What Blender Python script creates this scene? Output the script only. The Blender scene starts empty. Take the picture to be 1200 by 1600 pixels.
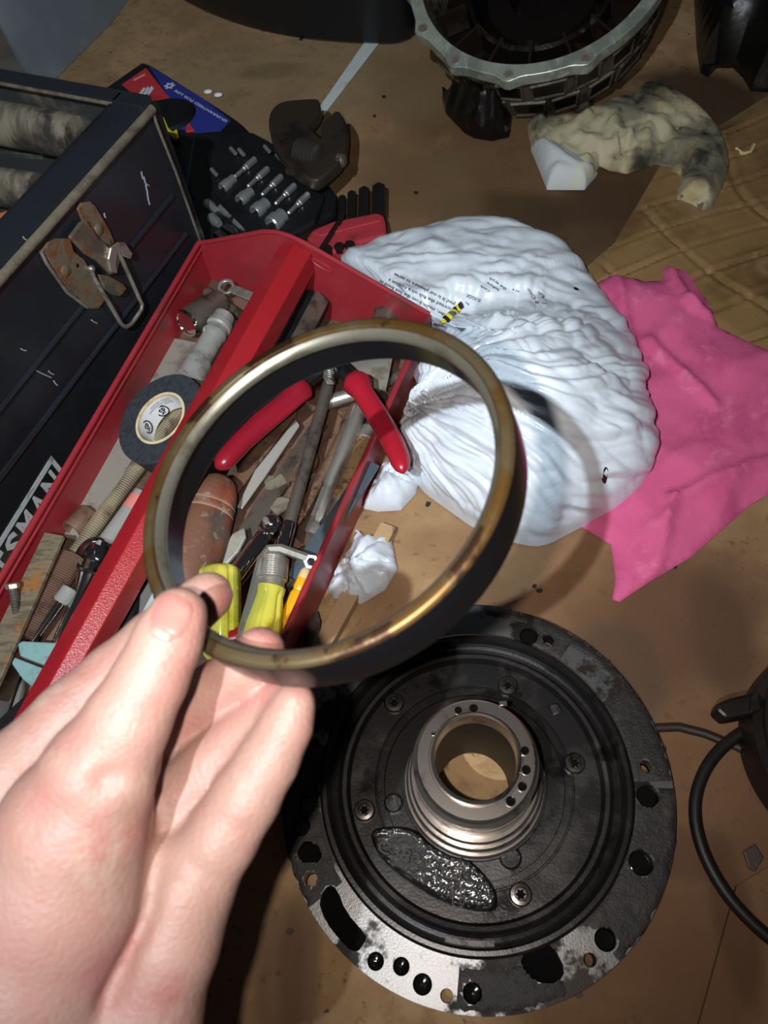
import bpy, bmesh, math, random
import numpy as np
from mathutils import Vector, Matrix, noise
from mathutils.geometry import delaunay_2d_cdt
from mathutils.bvhtree import BVHTree
V = Vector
random.seed(7)
C = bpy.context.scene.collection
S = bpy.context.scene
# ------------------------------------------------------------------ camera
F = 1200.0                     # focal length in pixels of a 1200 x 1600 frame
H = 0.47                       # height of the phone above the cardboard
DOWN = V((116, 712, 1200)).normalized()
ZC = -DOWN
XC = (V((1, 0, 0)) - DOWN[0] * DOWN).normalized()
YC = ZC.cross(XC)
RW = Matrix((XC, YC, ZC))      # camera (x right, y down, z forward) -> world
CAM = V((0, 0, H))
def cdir(x, y, z): return RW @ V((x, y, z))
cd = bpy.data.cameras.new('camera'); cam = bpy.data.objects.new('camera', cd); C.objects.link(cam)
cd.sensor_fit = 'VERTICAL'; cd.sensor_height = 32; cd.lens = 24; cd.clip_start = 0.01
bx, by, bz = cdir(1, 0, 0), cdir(0, -1, 0), cdir(0, 0, -1)
cam.matrix_world = Matrix(((bx[0], by[0], bz[0], 0), (bx[1], by[1], bz[1], 0), (bx[2], by[2], bz[2], H), (0, 0, 0, 1)))
cd.dof.use_dof = True; cd.dof.focus_distance = 0.5; cd.dof.aperture_fstop = 15
S.camera = cam
# ------------------------------------------------------------------ world, lamps, exposure
S.view_settings.view_transform = 'Standard'; S.view_settings.look = 'None'
S.view_settings.exposure = 0.05; S.view_settings.gamma = 1; S.view_settings.use_curve_mapping = False
wd = bpy.data.worlds.new('world'); S.world = wd; wd.use_nodes = True
wd.node_tree.nodes['Background'].inputs[0].default_value = (0.6, 0.64, 0.7, 1)
wd.node_tree.nodes['Background'].inputs[1].default_value = 0.035
def spot(name, off, target, color, power, angle, blend, radius):
    l = bpy.data.lights.new(name, 'SPOT'); o = bpy.data.objects.new(name, l); C.objects.link(o)
    l.color = color; l.energy = power; l.spot_size = math.radians(angle); l.spot_blend = blend; l.shadow_soft_size = radius
    o.location = CAM + cdir(*off)
    o.rotation_euler = (target - o.location).to_track_quat('-Z', 'Y').to_euler()
def at(px, py, z=0.0):
    r = cdir(px - 600, py - 800, F); t = (H - z) / -r.z
    return CAM + r * t
def dep(px, py, d): return CAM + cdir(px - 600, py - 800, F) * (d / F)
def depth(p): return (p - CAM).dot(cdir(0, 0, 1))
def mm(rpx, p): return rpx * depth(p) / F
def hit(px, py, p0, n):
    r = cdir(px - 600, py - 800, F); t = (p0 - CAM).dot(n) / r.dot(n)
    return CAM + r * t
spot('head_torch', (-.15, -.012, -.30), at(400, 420), (.82, .92, 1.0), 30, 78, 1., .004)
spot('phone_flash', (-.022, .001, -.004), at(830, 580), (1.0, .90, .82), 5.6, 132, 1., .003)

# ------------------------------------------------------------------ materials
MATS = {}
def mat(name, col, rough=.5, metal=0., layers=(), bump=0., bscale=200., spec=.5, trans=0., coat=0., sss=0., stretch=(1, 1, 1), rrange=None, ior=None, aniso=0.):
    """base colour, then layers (colour, scale, lo, hi, stretch[, rough]) mixed by noise thresholds"""
    if name in MATS: return MATS[name]
    m = bpy.data.materials.new(name); m.use_nodes = True; nt = m.node_tree; N = nt.nodes; L = nt.links
    b = N['Principled BSDF']; b.inputs['Roughness'].default_value = rough; b.inputs['Metallic'].default_value = metal
    b.inputs['Specular IOR Level'].default_value = spec; b.inputs['Transmission Weight'].default_value = trans
    b.inputs['Coat Weight'].default_value = coat; b.inputs['Coat Roughness'].default_value = .12
    if ior: b.inputs['IOR'].default_value = ior
    if sss:
        b.inputs['Subsurface Weight'].default_value = sss; b.inputs['Subsurface Radius'].default_value = (1, .35, .2)
        b.inputs['Subsurface Scale'].default_value = .004
    tc = N.new('ShaderNodeTexCoord')
    def nz(scale, st=(1, 1, 1), detail=5):
        mp = N.new('ShaderNodeMapping'); mp.inputs['Scale'].default_value = st; L.new(tc.outputs['Object'], mp.inputs['Vector'])
        n = N.new('ShaderNodeTexNoise'); n.inputs['Scale'].default_value = scale; n.inputs['Detail'].default_value = detail
        n.inputs['Roughness'].default_value = .62; L.new(mp.outputs[0], n.inputs['Vector']); return n.outputs['Fac']
    b.inputs['Base Color'].default_value = (*col, 1); cur = None; rcur = None
    for la in layers:
        c, sc, lo, hi = la[:4]; st = la[4] if len(la) > 4 and la[4] else (1, 1, 1)
        mr = N.new('ShaderNodeMapRange'); mr.interpolation_type = 'SMOOTHSTEP'
        mr.inputs['From Min'].default_value = lo; mr.inputs['From Max'].default_value = hi; L.new(nz(sc, st), mr.inputs['Value'])
        mx = N.new('ShaderNodeMix'); mx.data_type = 'RGBA'; L.new(mr.outputs[0], mx.inputs['Factor'])
        if cur: L.new(cur, mx.inputs['A'])
        else: mx.inputs['A'].default_value = (*col, 1)
        mx.inputs['B'].default_value = (*c, 1); cur = mx.outputs['Result']
        if len(la) > 5:
            rx = N.new('ShaderNodeMix'); L.new(mr.outputs[0], rx.inputs['Factor'])
            if rcur: L.new(rcur, rx.inputs['A'])
            else: rx.inputs['A'].default_value = rough
            rx.inputs['B'].default_value = la[5]; rcur = rx.outputs['Result']
            if metal > 0:
                pass
    if cur: L.new(cur, b.inputs['Base Color'])
    if rcur: L.new(rcur, b.inputs['Roughness'])
    if bump:
        bp = N.new('ShaderNodeBump'); bp.inputs['Strength'].default_value = bump; bp.inputs['Distance'].default_value = .001
        L.new(nz(bscale, stretch, 4), bp.inputs['Height']); L.new(bp.outputs[0], b.inputs['Normal'])
    MATS[name] = m; return m

# ------------------------------------------------------------------ mesh helpers
def frame(ax, ref=None):
    ax = ax.normalized(); r = ref if ref is not None and abs(ref.normalized().dot(ax)) < .98 else (V((0, 0, 1)) if abs(ax.z) < .9 else V((1, 0, 0)))
    u = (r - r.dot(ax) * ax).normalized(); return u, ax.cross(u), ax
class G:
    def __init__(s): s.v = []; s.f = []
    def add(s, vs, fs):
        k = len(s.v); s.v += [V(p) for p in vs]; s.f += [tuple(i + k for i in q) for q in fs]; return s
    def lathe(s, A, ax, prof, seg=24, ref=None, rx=1., ry=1., cap=True, arc=None):
        u, w, a = frame(ax, ref); vs = []; fs = []; n = len(prof)
        for t, r in prof:
            for k in range(seg):
                q = 2 * math.pi * k / seg
                vs.append(A + a * t + (u * math.cos(q) * rx + w * math.sin(q) * ry) * r)
        for i in range(n - 1):
            for k in range(seg):
                fs.append((i * seg + k, i * seg + (k + 1) % seg, (i + 1) * seg + (k + 1) % seg, (i + 1) * seg + k))
        if cap:
            if prof[0][1] > 1e-6: fs.append(tuple(range(seg - 1, -1, -1)))
            if prof[-1][1] > 1e-6: fs.append(tuple((n - 1) * seg + k for k in range(seg)))
        return s.add(vs, fs)
    def ring(s, A, ax, prof, seg=64, ref=None):
        """closed profile [(t, r)...] revolved: a ring"""
        u, w, a = frame(ax, ref); vs = []; fs = []; n = len(prof)
        for t, r in prof:
            for k in range(seg):
                q = 2 * math.pi * k / seg; vs.append(A + a * t + (u * math.cos(q) + w * math.sin(q)) * r)
        for i in range(n):
            j = (i + 1) % n
            for k in range(seg): fs.append((i * seg + k, i * seg + (k + 1) % seg, j * seg + (k + 1) % seg, j * seg + k))
        return s.add(vs, fs)
    def tube(s, pts, r, seg=10, closed=False, flat=1., ref=None):
        n = len(pts); rr = r if isinstance(r, (list, tuple)) else [r] * n; vs = []; fs = []; pu = ref
        for i, p in enumerate(pts):
            a = (pts[(i + 1) % n] if (closed or i < n - 1) else p) - (pts[i - 1] if (closed or i > 0) else p)
            u, w, a = frame(a, pu); pu = u
            for k in range(seg):
                q = 2 * math.pi * k / seg; vs.append(p + (u * math.cos(q) * flat + w * math.sin(q)) * rr[i])
        for i in range(n if closed else n - 1):
            j = (i + 1) % n
            for k in range(seg): fs.append((i * seg + k, i * seg + (k + 1) % seg, j * seg + (k + 1) % seg, j * seg + k))
        if not closed: fs += [tuple(range(seg - 1, -1, -1)), tuple((n - 1) * seg + k for k in range(seg))]
        return s.add(vs, fs)
    def prism(s, poly, ext):
        n = len(poly); vs = list(poly) + [p + ext for p in poly]
        fs = [tuple(range(n)), tuple(range(2 * n - 1, n - 1, -1))] + [(i, i + n, (i + 1) % n + n, (i + 1) % n) for i in range(n)]
        return s.add(vs, fs)
    def box(s, c, u, v, w):
        vs = [c + u * a + v * b + w * d for d in (-1, 1) for b in (-1, 1) for a in (-1, 1)]
        return s.add(vs, [(0, 2, 3, 1), (4, 5, 7, 6), (0, 1, 5, 4), (2, 6, 7, 3), (0, 4, 6, 2), (1, 3, 7, 5)])
    def ball(s, c, r, seg=16, sq=(1, 1, 1)):
        n = seg // 2; prof = []
        vs = []; fs = []
        for i in range(1, n):
            q = math.pi * i / n
            for k in range(seg):
                p = 2 * math.pi * k / seg; vs.append(c + V((math.sin(q) * math.cos(p) * sq[0], math.sin(q) * math.sin(p) * sq[1], math.cos(q) * sq[2])) * r)
        for i in range(n - 2):
            for k in range(seg): fs.append((i * seg + k, (i + 1) * seg + k, (i + 1) * seg + (k + 1) % seg, i * seg + (k + 1) % seg))
        vs += [c + V((0, 0, r * sq[2])), c - V((0, 0, r * sq[2]))]; t = len(vs) - 2
        for k in range(seg): fs += [(t, k, (k + 1) % seg), (t + 1, (n - 2) * seg + (k + 1) % seg, (n - 2) * seg + k)]
        return s.add(vs, fs)
def link(name, g, m, parent=None, smooth=35, bevel=0., bseg=2, subsurf=0):
    if parent is not None: loc = V(parent['_loc']) 
    else:
        a = np.array([list(p) for p in g.v]); loc = V((float((a[:, 0].min() + a[:, 0].max()) / 2), float((a[:, 1].min() + a[:, 1].max()) / 2), float(a[:, 2].min())))
    me = bpy.data.meshes.new(name); me.from_pydata([tuple(p - loc) for p in g.v], [], g.f)
    bm = bmesh.new(); bm.from_mesh(me); bmesh.ops.recalc_face_normals(bm, faces=bm.faces); bm.to_mesh(me); bm.free()
    me.materials.append(m); me.update()
    if smooth:
        me.shade_smooth(); me.set_sharp_from_angle(angle=math.radians(smooth))
    o = bpy.data.objects.new(name, me); C.objects.link(o)
    if parent is not None:
        o.parent = parent
        base = parent
        while base.parent is not None: base = base.parent
        o.location = (0, 0, 0); o['_loc'] = tuple(loc)
    else: o.location = loc; o['_loc'] = tuple(loc)
    if bevel:
        b = o.modifiers.new('bevel', 'BEVEL'); b.width = bevel; b.segments = bseg; b.limit_method = 'ANGLE'; b.angle_limit = math.radians(40)
    if subsurf:
        b = o.modifiers.new('sub', 'SUBSURF'); b.levels = b.render_levels = subsurf
    return o
def tag(o, label, cat, group=None):
    o['label'] = label; o['category'] = cat
    if group: o['group'] = group
    return o
def thing(name, label, cat, loc, group=None):
    o = bpy.data.objects.new(name, None); C.objects.link(o); o.location = loc; o['_loc'] = tuple(loc); o.empty_display_size = .01
    return tag(o, label, cat, group)
def single(name, label, cat, g, m, group=None, **k): return tag(link(name, g, m, None, **k), label, cat, group)
def struct(name, g, m, **k):
    o = link(name, g, m, None, **k); o['kind'] = 'structure'; return o
def lerp(a, b, t): return a + (b - a) * t
def smoothstep(a, b, x):
    t = min(1, max(0, (x - a) / (b - a))); return t * t * (3 - 2 * t)
def inpoly(x, y, P):
    c = False; j = len(P) - 1
    for i in range(len(P)):
        if (P[i][1] > y) != (P[j][1] > y) and x < (P[j][0] - P[i][0]) * (y - P[i][1]) / (P[j][1] - P[i][1]) + P[i][0]: c = not c
        j = i
    return c
def resample(P, step, closed=True, smooth=0):
    P = [V(p) for p in P]
    for _ in range(smooth):
        Q = []
        for i in range(len(P)):
            a, b = P[i], P[(i + 1) % len(P)]; Q += [a * .75 + b * .25, a * .25 + b * .75]
        P = Q
    out = []
    for i in range(len(P) if closed else len(P) - 1):
        a, b = P[i], P[(i + 1) % len(P)]; n = max(1, int((b - a).length / step))
        out += [lerp(a, b, k / n) for k in range(n)]
    if not closed: out.append(P[-1])
    return out
def patch(outline, step, top, bottom=None, smooth=0):
    """sheet over any outline; top(x, y, dist_to_edge) gives its height; closed underneath"""
    P = [V((p[0], p[1])) for p in outline]; P = resample(P, step, True, smooth); n = len(P)
    A = np.array([(p.x, p.y) for p in P]); B = np.roll(A, -1, 0); AB = B - A; L2 = (AB ** 2).sum(1) + 1e-15
    def dist(x, y):
        q = np.array((x, y)); t = np.clip(((q - A) * AB).sum(1) / L2, 0, 1); d = A + AB * t[:, None] - q
        return math.sqrt(float((d ** 2).sum(1).min()))
    pts = list(P); dd = [0.] * n
    x0, y0 = A.min(0); x1, y1 = A.max(0); row = 0; y = y0 + step * .5
    while y < y1:
        x = x0 + (row % 2) * step * .5
        while x < x1:
            jx = x + random.uniform(-.12, .12) * step; jy = y + random.uniform(-.12, .12) * step
            if inpoly(jx, jy, P):
                d = dist(jx, jy)
                if d > step * .45: pts.append(V((jx, jy))); dd.append(d)
            x += step
        y += step * .87; row += 1
    r = delaunay_2d_cdt(pts, [(i, (i + 1) % n) for i in range(n)], [list(range(n))], 1, 1e-7)
    vs2, fs = r[0], r[2]; orig = r[3]
    g = G(); m = len(vs2); tv = []
    for i, p in enumerate(vs2):
        d = dd[orig[i][0]] if orig[i] else dist(p.x, p.y)
        tv.append(V((p.x, p.y, top(p.x, p.y, d))))
    g.v = tv[:]; g.f = [tuple(f) for f in fs]
    # underside: flat, sharing the outline
    bt = bottom if bottom else (lambda x, y, z: min(z, .0008))
    g.v += [V((p.x, p.y, bt(p.x, p.y, p.z))) for p in tv]
    g.f += [tuple(i + m for i in reversed(f)) for f in fs]
    cnt = {}
    for f in fs:
        for i in range(len(f)):
            e = (f[i], f[(i + 1) % len(f)]); cnt[e] = 1
    for (a, b) in list(cnt):
        if (b, a) not in cnt: g.f.append((b, a, a + m, b + m))
    return g
def fbm(x, y, z=0, sc=1., o=4): return noise.fractal(V((x * sc, y * sc, z)), 1., 2., o)
def ridge(x, y, z=0, sc=1.): return 1 - abs(noise.noise(V((x * sc, y * sc, z)))) * 2
_T = {}
def textmesh(s, bold=0.):
    k = (s, bold)
    if k in _T: return _T[k]
    cu = bpy.data.curves.new('t', 'FONT'); cu.body = s; cu.size = 1; cu.resolution_u = 2; cu.offset = bold
    o = bpy.data.objects.new('t', cu); C.objects.link(o)
    dg = bpy.context.evaluated_depsgraph_get(); dg.update(); me = bpy.data.meshes.new_from_object(o.evaluated_get(dg))
    vs = [v.co.copy() for v in me.vertices]; fs = [tuple(p.vertices) for p in me.polygons]
    bpy.data.objects.remove(o); bpy.data.curves.remove(cu); bpy.data.meshes.remove(me)
    w = max(v.x for v in vs); x0 = min(v.x for v in vs)
    _T[k] = ([V((v.x - x0, v.y, 0)) for v in vs], fs, w - x0); return _T[k]
def lettering(name, s, fn, m, parent, bold=0., aspect=1.):
    """flat print: fn(u in 0..1 along the line, v in letter heights) -> point on the surface"""
    vs, fs, w = textmesh(s, bold); g = G(); g.add([fn(v.x / w, v.y / .7) for v in vs], fs)
    return link(name, g, m, parent, smooth=0)
def rgb(r, g, b): return tuple((x / 255 / 12.92 if x <= 10 else ((x / 255 + .055) / 1.055) ** 2.4) for x in (r, g, b))
CARD = mat('cardboard', rgb(170, 140, 102), .8, 0, [
    (rgb(138, 106, 75), 5, .42, .62), (rgb(184, 156, 116), 8, .55, .75), (rgb(118, 88, 60), 16, .56, .74), (rgb(148, 118, 84), 60, .46, .7, (1, 1.6, 1)),
    (rgb(108, 84, 60), 140, .58, .72), (rgb(60, 45, 34), 34, .70, .78), (rgb(52, 40, 31), 130, .74, .8)], bump=.35, bscale=900, spec=.25)
CARD_OIL = mat('oil_soaked_cardboard', rgb(92, 66, 42), .55, 0, [
    (rgb(52, 36, 24), 6, .4, .62), (rgb(120, 92, 58), 9, .58, .75), (rgb(34, 24, 17), 22, .62, .74), (rgb(110, 82, 52), 60, .55, .75, (1, 4, 1))], bump=.3, bscale=700, spec=.4)
CARD_WET = mat('greasy_crumpled_cardboard', rgb(132, 104, 68), .32, 0, [
    (rgb(100, 76, 46), 9, .45, .65), (rgb(150, 122, 82), 14, .55, .75), (rgb(48, 34, 22), 20, .64, .74), (rgb(60, 42, 26), 60, .68, .76)], bump=.25, bscale=500, spec=.55)
WHITEP = mat('white_plastic_film', rgb(208, 216, 224), .28, 0, [(rgb(194, 202, 210), 25, .5, .7)], bump=.2, bscale=160, spec=.5, stretch=(1, 2.4, 1))
INK = mat('grey_print_ink', rgb(44, 47, 50), .5)
BLACKINK = mat('black_print_ink', rgb(22, 22, 24), .5)
PINK = mat('pink_shop_towel', rgb(204, 92, 134), .85, 0, [(rgb(188, 78, 120), 22, .45, .68), (rgb(214, 112, 150), 60, .55, .75), (rgb(166, 64, 94), 9, .66, .8)], bump=.5, bscale=1100, spec=.2)
RAG = mat('stained_rag_cloth', rgb(170, 162, 134), .9, 0, [
    (rgb(150, 132, 88), 16, .46, .62), (rgb(112, 108, 90), 22, .46, .62), (rgb(52, 50, 42), 13, .54, .66), (rgb(92, 86, 68), 70, .62, .68), (rgb(40, 38, 32), 24, .64, .74)], bump=.5, bscale=900, spec=.15)
REDP = mat('red_painted_steel', rgb(148, 40, 48), .38, 0, [(rgb(156, 50, 56), 12, .5, .7), (rgb(116, 50, 50), 20, .52, .7), (rgb(146, 96, 90), 30, .62, .78), (rgb(190, 132, 130), 130, .72, .78, (1, 1, .3))], bump=.08, bscale=900, spec=.5)
REDHB = mat('red_orange_peel_paint', rgb(160, 30, 38), .3, 0, [(rgb(146, 26, 34), 20, .5, .7)], bump=.4, bscale=900, spec=.9, coat=.5)
TRAYIN = mat('dirty_red_tray_floor', rgb(112, 84, 68), .7, 0, [(rgb(84, 64, 50), 18, .42, .6), (rgb(122, 60, 54), 22, .6, .72), (rgb(52, 40, 34), 40, .56, .7), (rgb(178, 152, 122), 60, .62, .74)], bump=.4, bscale=500)
TOOLBOX = mat('black_enamel_scratched', rgb(31, 34, 39), .28, 0, [(rgb(23, 25, 28), 8, .45, .65), (rgb(66, 72, 78), 60, .68, .74, (1, 1, .25), .5)], bump=.05, bscale=400, spec=.5)
BOXIN = mat('dusty_black_steel', rgb(40, 42, 42), .65, 0, [(rgb(96, 88, 74), 14, .52, .7), (rgb(24, 24, 26), 25, .55, .7)], bump=.2)
DUSTY = mat('dusty_worn_edge', rgb(98, 90, 74), .8, 0, [(rgb(70, 63, 51), 40, .42, .62), (rgb(34, 35, 38), 46, .54, .66)], bump=.3)
GRIMY = mat('grimy_tan_wood', rgb(112, 104, 88), .85, 0, [(rgb(74, 67, 56), 22, .42, .6, (4, 1, 1)), (rgb(34, 32, 30), 26, .5, .64)], bump=.3)
LETTER = mat('silver_grey_lettering', rgb(176, 180, 180), .5, 0, [(rgb(140, 144, 146), 120, .55, .7)])
RUSTY = mat('rusty_plated_steel', rgb(140, 128, 106), .36, .6, [(rgb(140, 92, 56), 80, .50, .62, None, .6), (rgb(110, 106, 94), 50, .5, .66, None, .3), (rgb(84, 54, 34), 130, .6, .72, None, .8)], bump=.3, bscale=700)
STEEL = mat('worn_steel', rgb(190, 187, 178), .36, .78, [(rgb(140, 134, 124), 70, .45, .65, None, .46), (rgb(90, 76, 62), 110, .6, .75, None, .7)], bump=.12, bscale=600)
CHROME = mat('chrome', rgb(214, 214, 212), .09, 1., [(rgb(150, 146, 138), 90, .6, .76, None, .3)])
DSTEEL = mat('dark_steel', rgb(120, 112, 102), .4, .65, [(rgb(70, 62, 54), 60, .45, .65, None, .55), (rgb(112, 80, 58), 100, .58, .72, None, .7)], bump=.2, bscale=500)
BROWNST = mat('rusted_brown_steel', rgb(120, 92, 74), .65, .4, [(rgb(86, 60, 46), 50, .45, .62), (rgb(158, 136, 112), 90, .58, .72), (rgb(60, 44, 36), 120, .6, .72)], bump=.3, bscale=500)
RUSTBAR = mat('rust_streaked_flat_steel', rgb(132, 118, 96), .6, .4, [(rgb(104, 92, 76), 60, .45, .62, (1, 5, 1)), (rgb(160, 104, 42), 50, .56, .68, None, .8), (rgb(70, 58, 46), 120, .6, .74)], bump=.3, bscale=500)
GREYBAR = mat('dull_grey_flat_steel', rgb(150, 146, 134), .55, .3, [(rgb(118, 110, 98), 50, .48, .66), (rgb(120, 78, 62), 60, .64, .76)], bump=.15)
BLACKPL = mat('black_plastic', rgb(20, 22, 24), .42, 0, [(rgb(14, 15, 16), 30, .45, .65)], spec=.4)
BLACKRB = mat('black_rubber', rgb(22, 20, 19), .5, 0, [(rgb(15, 14, 13), 40, .45, .65)], spec=.35)
TAPEM = mat('black_vinyl_tape', rgb(52, 56, 62), .5, 0, [(rgb(40, 44, 50), 300, .45, .62), (rgb(96, 98, 100), 350, .68, .75)], bump=.3, bscale=1800)
CREAM = mat('cream_card_core', rgb(206, 190, 150), .8, 0, [(rgb(180, 160, 118), 120, .5, .68)])
PAPER = mat('white_paper', rgb(222, 222, 224), .7)
REDGRIP = mat('red_dipped_vinyl', rgb(160, 28, 44), .3, 0, [(rgb(134, 24, 38), 40, .55, .72)], spec=.5)
WOODH = mat('worn_red_wood_handle', rgb(128, 84, 62), .65, 0, [(rgb(140, 70, 50), 20, .5, .6, (1, 1, .4)), (rgb(92, 78, 68), 26, .5, .6), (rgb(160, 134, 112), 110, .58, .7), (rgb(44, 40, 38), 24, .6, .66)], bump=.5, bscale=350)
YELLOW = mat('clear_yellow_acetate', rgb(240, 230, 96), .08, 0, [(rgb(216, 196, 50), 36, .5, .68)], trans=.4, ior=1.35, spec=.8, coat=.8)
ORANGE = mat('orange_yellow_plastic', rgb(236, 168, 28), .3, 0, [(rgb(206, 132, 20), 60, .5, .7)])
TEAL = mat('chipped_teal_paint', rgb(132, 168, 166), .5, .1, [(rgb(108, 142, 142), 60, .5, .66), (rgb(112, 104, 72), 120, .6, .7)], bump=.2)
BLUEST = mat('blue_grey_painted_steel', rgb(78, 92, 102), .45, .3, [(rgb(58, 68, 76), 50, .48, .66), (rgb(120, 112, 98), 90, .64, .74)])
WOODST = mat('raw_pine_stick', rgb(168, 140, 104), .75, 0, [(rgb(136, 108, 78), 30, .45, .65, (1, .15, 1)), (rgb(100, 78, 58), 60, .6, .74, (1, .15, 1))], bump=.3, bscale=300)
OILY = mat('oily_cast_metal', rgb(38, 36, 36), .28, .5, [(rgb(54, 52, 50), 30, .5, .68, None, .34), (rgb(24, 22, 22), 45, .55, .7, None, .2)], bump=.1, bscale=600)
FLANGE = mat('machined_grey_flange', rgb(112, 112, 112), .34, .7, [(rgb(46, 41, 38), 24, .5, .56, None, .5), (rgb(30, 26, 24), 34, .54, .62, None, .55), (rgb(70, 56, 46), 42, .66, .72)], bump=.12, bscale=900)
GASKET = mat('burnt_gasket_residue', rgb(27, 23, 21), .55, .1, [(rgb(46, 39, 35), 90, .54, .68), (rgb(16, 13, 12), 60, .5, .64), (rgb(66, 52, 42), 40, .66, .76)], bump=.4, bscale=700)
BRIGHT = mat('bright_turned_steel', rgb(150, 142, 134), .24, .9, [(rgb(90, 84, 80), 70, .52, .7, None, .3)])
ROUGHCAST = mat('wet_rough_casting', rgb(40, 38, 37), .16, .5, [(rgb(60, 57, 55), 200, .5, .64)], bump=1., bscale=620, spec=.9, coat=.6)
OIL = mat('black_oil_pool', rgb(14, 12, 11), .06, 0, spec=.8)
BOLTM = mat('oily_screw_steel', rgb(96, 92, 88), .26, .9, [(rgb(56, 52, 50), 120, .5, .66)])
ALU = mat('machined_aluminium', rgb(160, 166, 154), .4, .5, [(rgb(132, 138, 128), 22, .46, .64, (1, 1, 1)), (rgb(174, 178, 166), 140, .5, .66, (1, .2, 1)), (rgb(104, 98, 74), 30, .64, .76)], bump=.1, bscale=500)
ALUDIRT = mat('grimy_cast_aluminium', rgb(84, 78, 64), .55, .3, [(rgb(54, 48, 38), 30, .44, .6), (rgb(30, 27, 23), 40, .52, .66)], bump=.5, bscale=400)
BLACKOIL = mat('black_oily_metal', rgb(26, 22, 20), .22, .5, [(rgb(54, 44, 36), 40, .56, .7)], bump=.3, bscale=300)
BITM = mat('satin_bit_steel', rgb(205, 207, 207), .3, .85)
HEXM = mat('black_oxide_steel', rgb(30, 29, 28), .4, .3)
WRENCHM = mat('greasy_black_iron', rgb(56, 48, 40), .5, .4, [(rgb(36, 31, 27), 30, .45, .65)], bump=.2)
CARDBLUE = mat('blue_printed_card', rgb(40, 52, 132), .45); CARDRED = mat('red_printed_card', rgb(186, 52, 58), .45)
PRINTW = mat('white_print', rgb(206, 210, 220), .5); YELLOWP = mat('yellow_plastic', rgb(214, 200, 40), .5)
GREYPL = mat('grey_smooth_panel', rgb(136, 144, 146), .6, 0, [(rgb(104, 114, 122), 4, .4, .65)])
PALEPL = mat('pale_grey_plastic', rgb(168, 178, 180), .5)
TAPEW = mat('white_strip', rgb(196, 204, 200), .6, 0, [(rgb(170, 176, 172), 40, .5, .7)])
HEXRED = mat('red_holder_plastic', rgb(156, 48, 56), .45, 0, [(rgb(112, 40, 44), 40, .56, .7)])
RINGFACE = mat('amber_stained_steel', rgb(92, 82, 60), .42, .7, [(rgb(88, 64, 30), 34, .42, .58), (rgb(50, 30, 14), 46, .54, .60, None, .45)], bump=.05)
RINGGREY = mat('satin_ring_steel', rgb(116, 114, 102), .34, .75, [(rgb(92, 86, 72), 60, .5, .66)])
RINGDARK = mat('dark_polished_ring', rgb(34, 34, 37), .16, .7)
SKIN = mat('skin', rgb(146, 114, 103), .46, 0, [(rgb(148, 102, 94), 26, .45, .66), (rgb(152, 126, 113), 40, .54, .7), (rgb(140, 88, 83), 19, .54, .70)], bump=.45, bscale=700, sss=.12, spec=.4)
NAIL = mat('fingernail', rgb(150, 101, 94), .28, 0, [(rgb(154, 109, 100), 60, .5, .66)], sss=.15, spec=.5)
NAILW = mat('nail_lunula', rgb(158, 116, 108), .32)
GRIT = mat('dark_grit', rgb(34, 27, 22), .6)
TIPM = mat('dark_leather_scrap', rgb(62, 52, 46), .5, 0, [(rgb(100, 90, 80), 80, .56, .7)], bump=.3)
CLEARG = mat('clear_grey_plastic', rgb(190, 190, 184), .2, 0, trans=.5)
PINKLAB = mat('pink_label', rgb(206, 120, 110), .6)

# ------------------------------------------------------------------ setting
g = G(); g.add([V((-1.6, -.5, -.004)), V((1.6, -.5, -.004)), V((1.6, 2.6, -.004)), V((-1.6, 2.6, -.004))], [(0, 1, 2, 3)])
CONC = mat('concrete', rgb(120, 112, 100), .8, 0, [(rgb(92, 84, 74), 6, .45, .65)], bump=.2)
struct('floor', g, CONC, smooth=0)
def sheet(name, label, outline, m, step, top, th=.003):
    gg = patch(outline, step, top, lambda x, y, z: z - th)
    return single(name, label, 'cardboard', gg, m, smooth=60)
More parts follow.
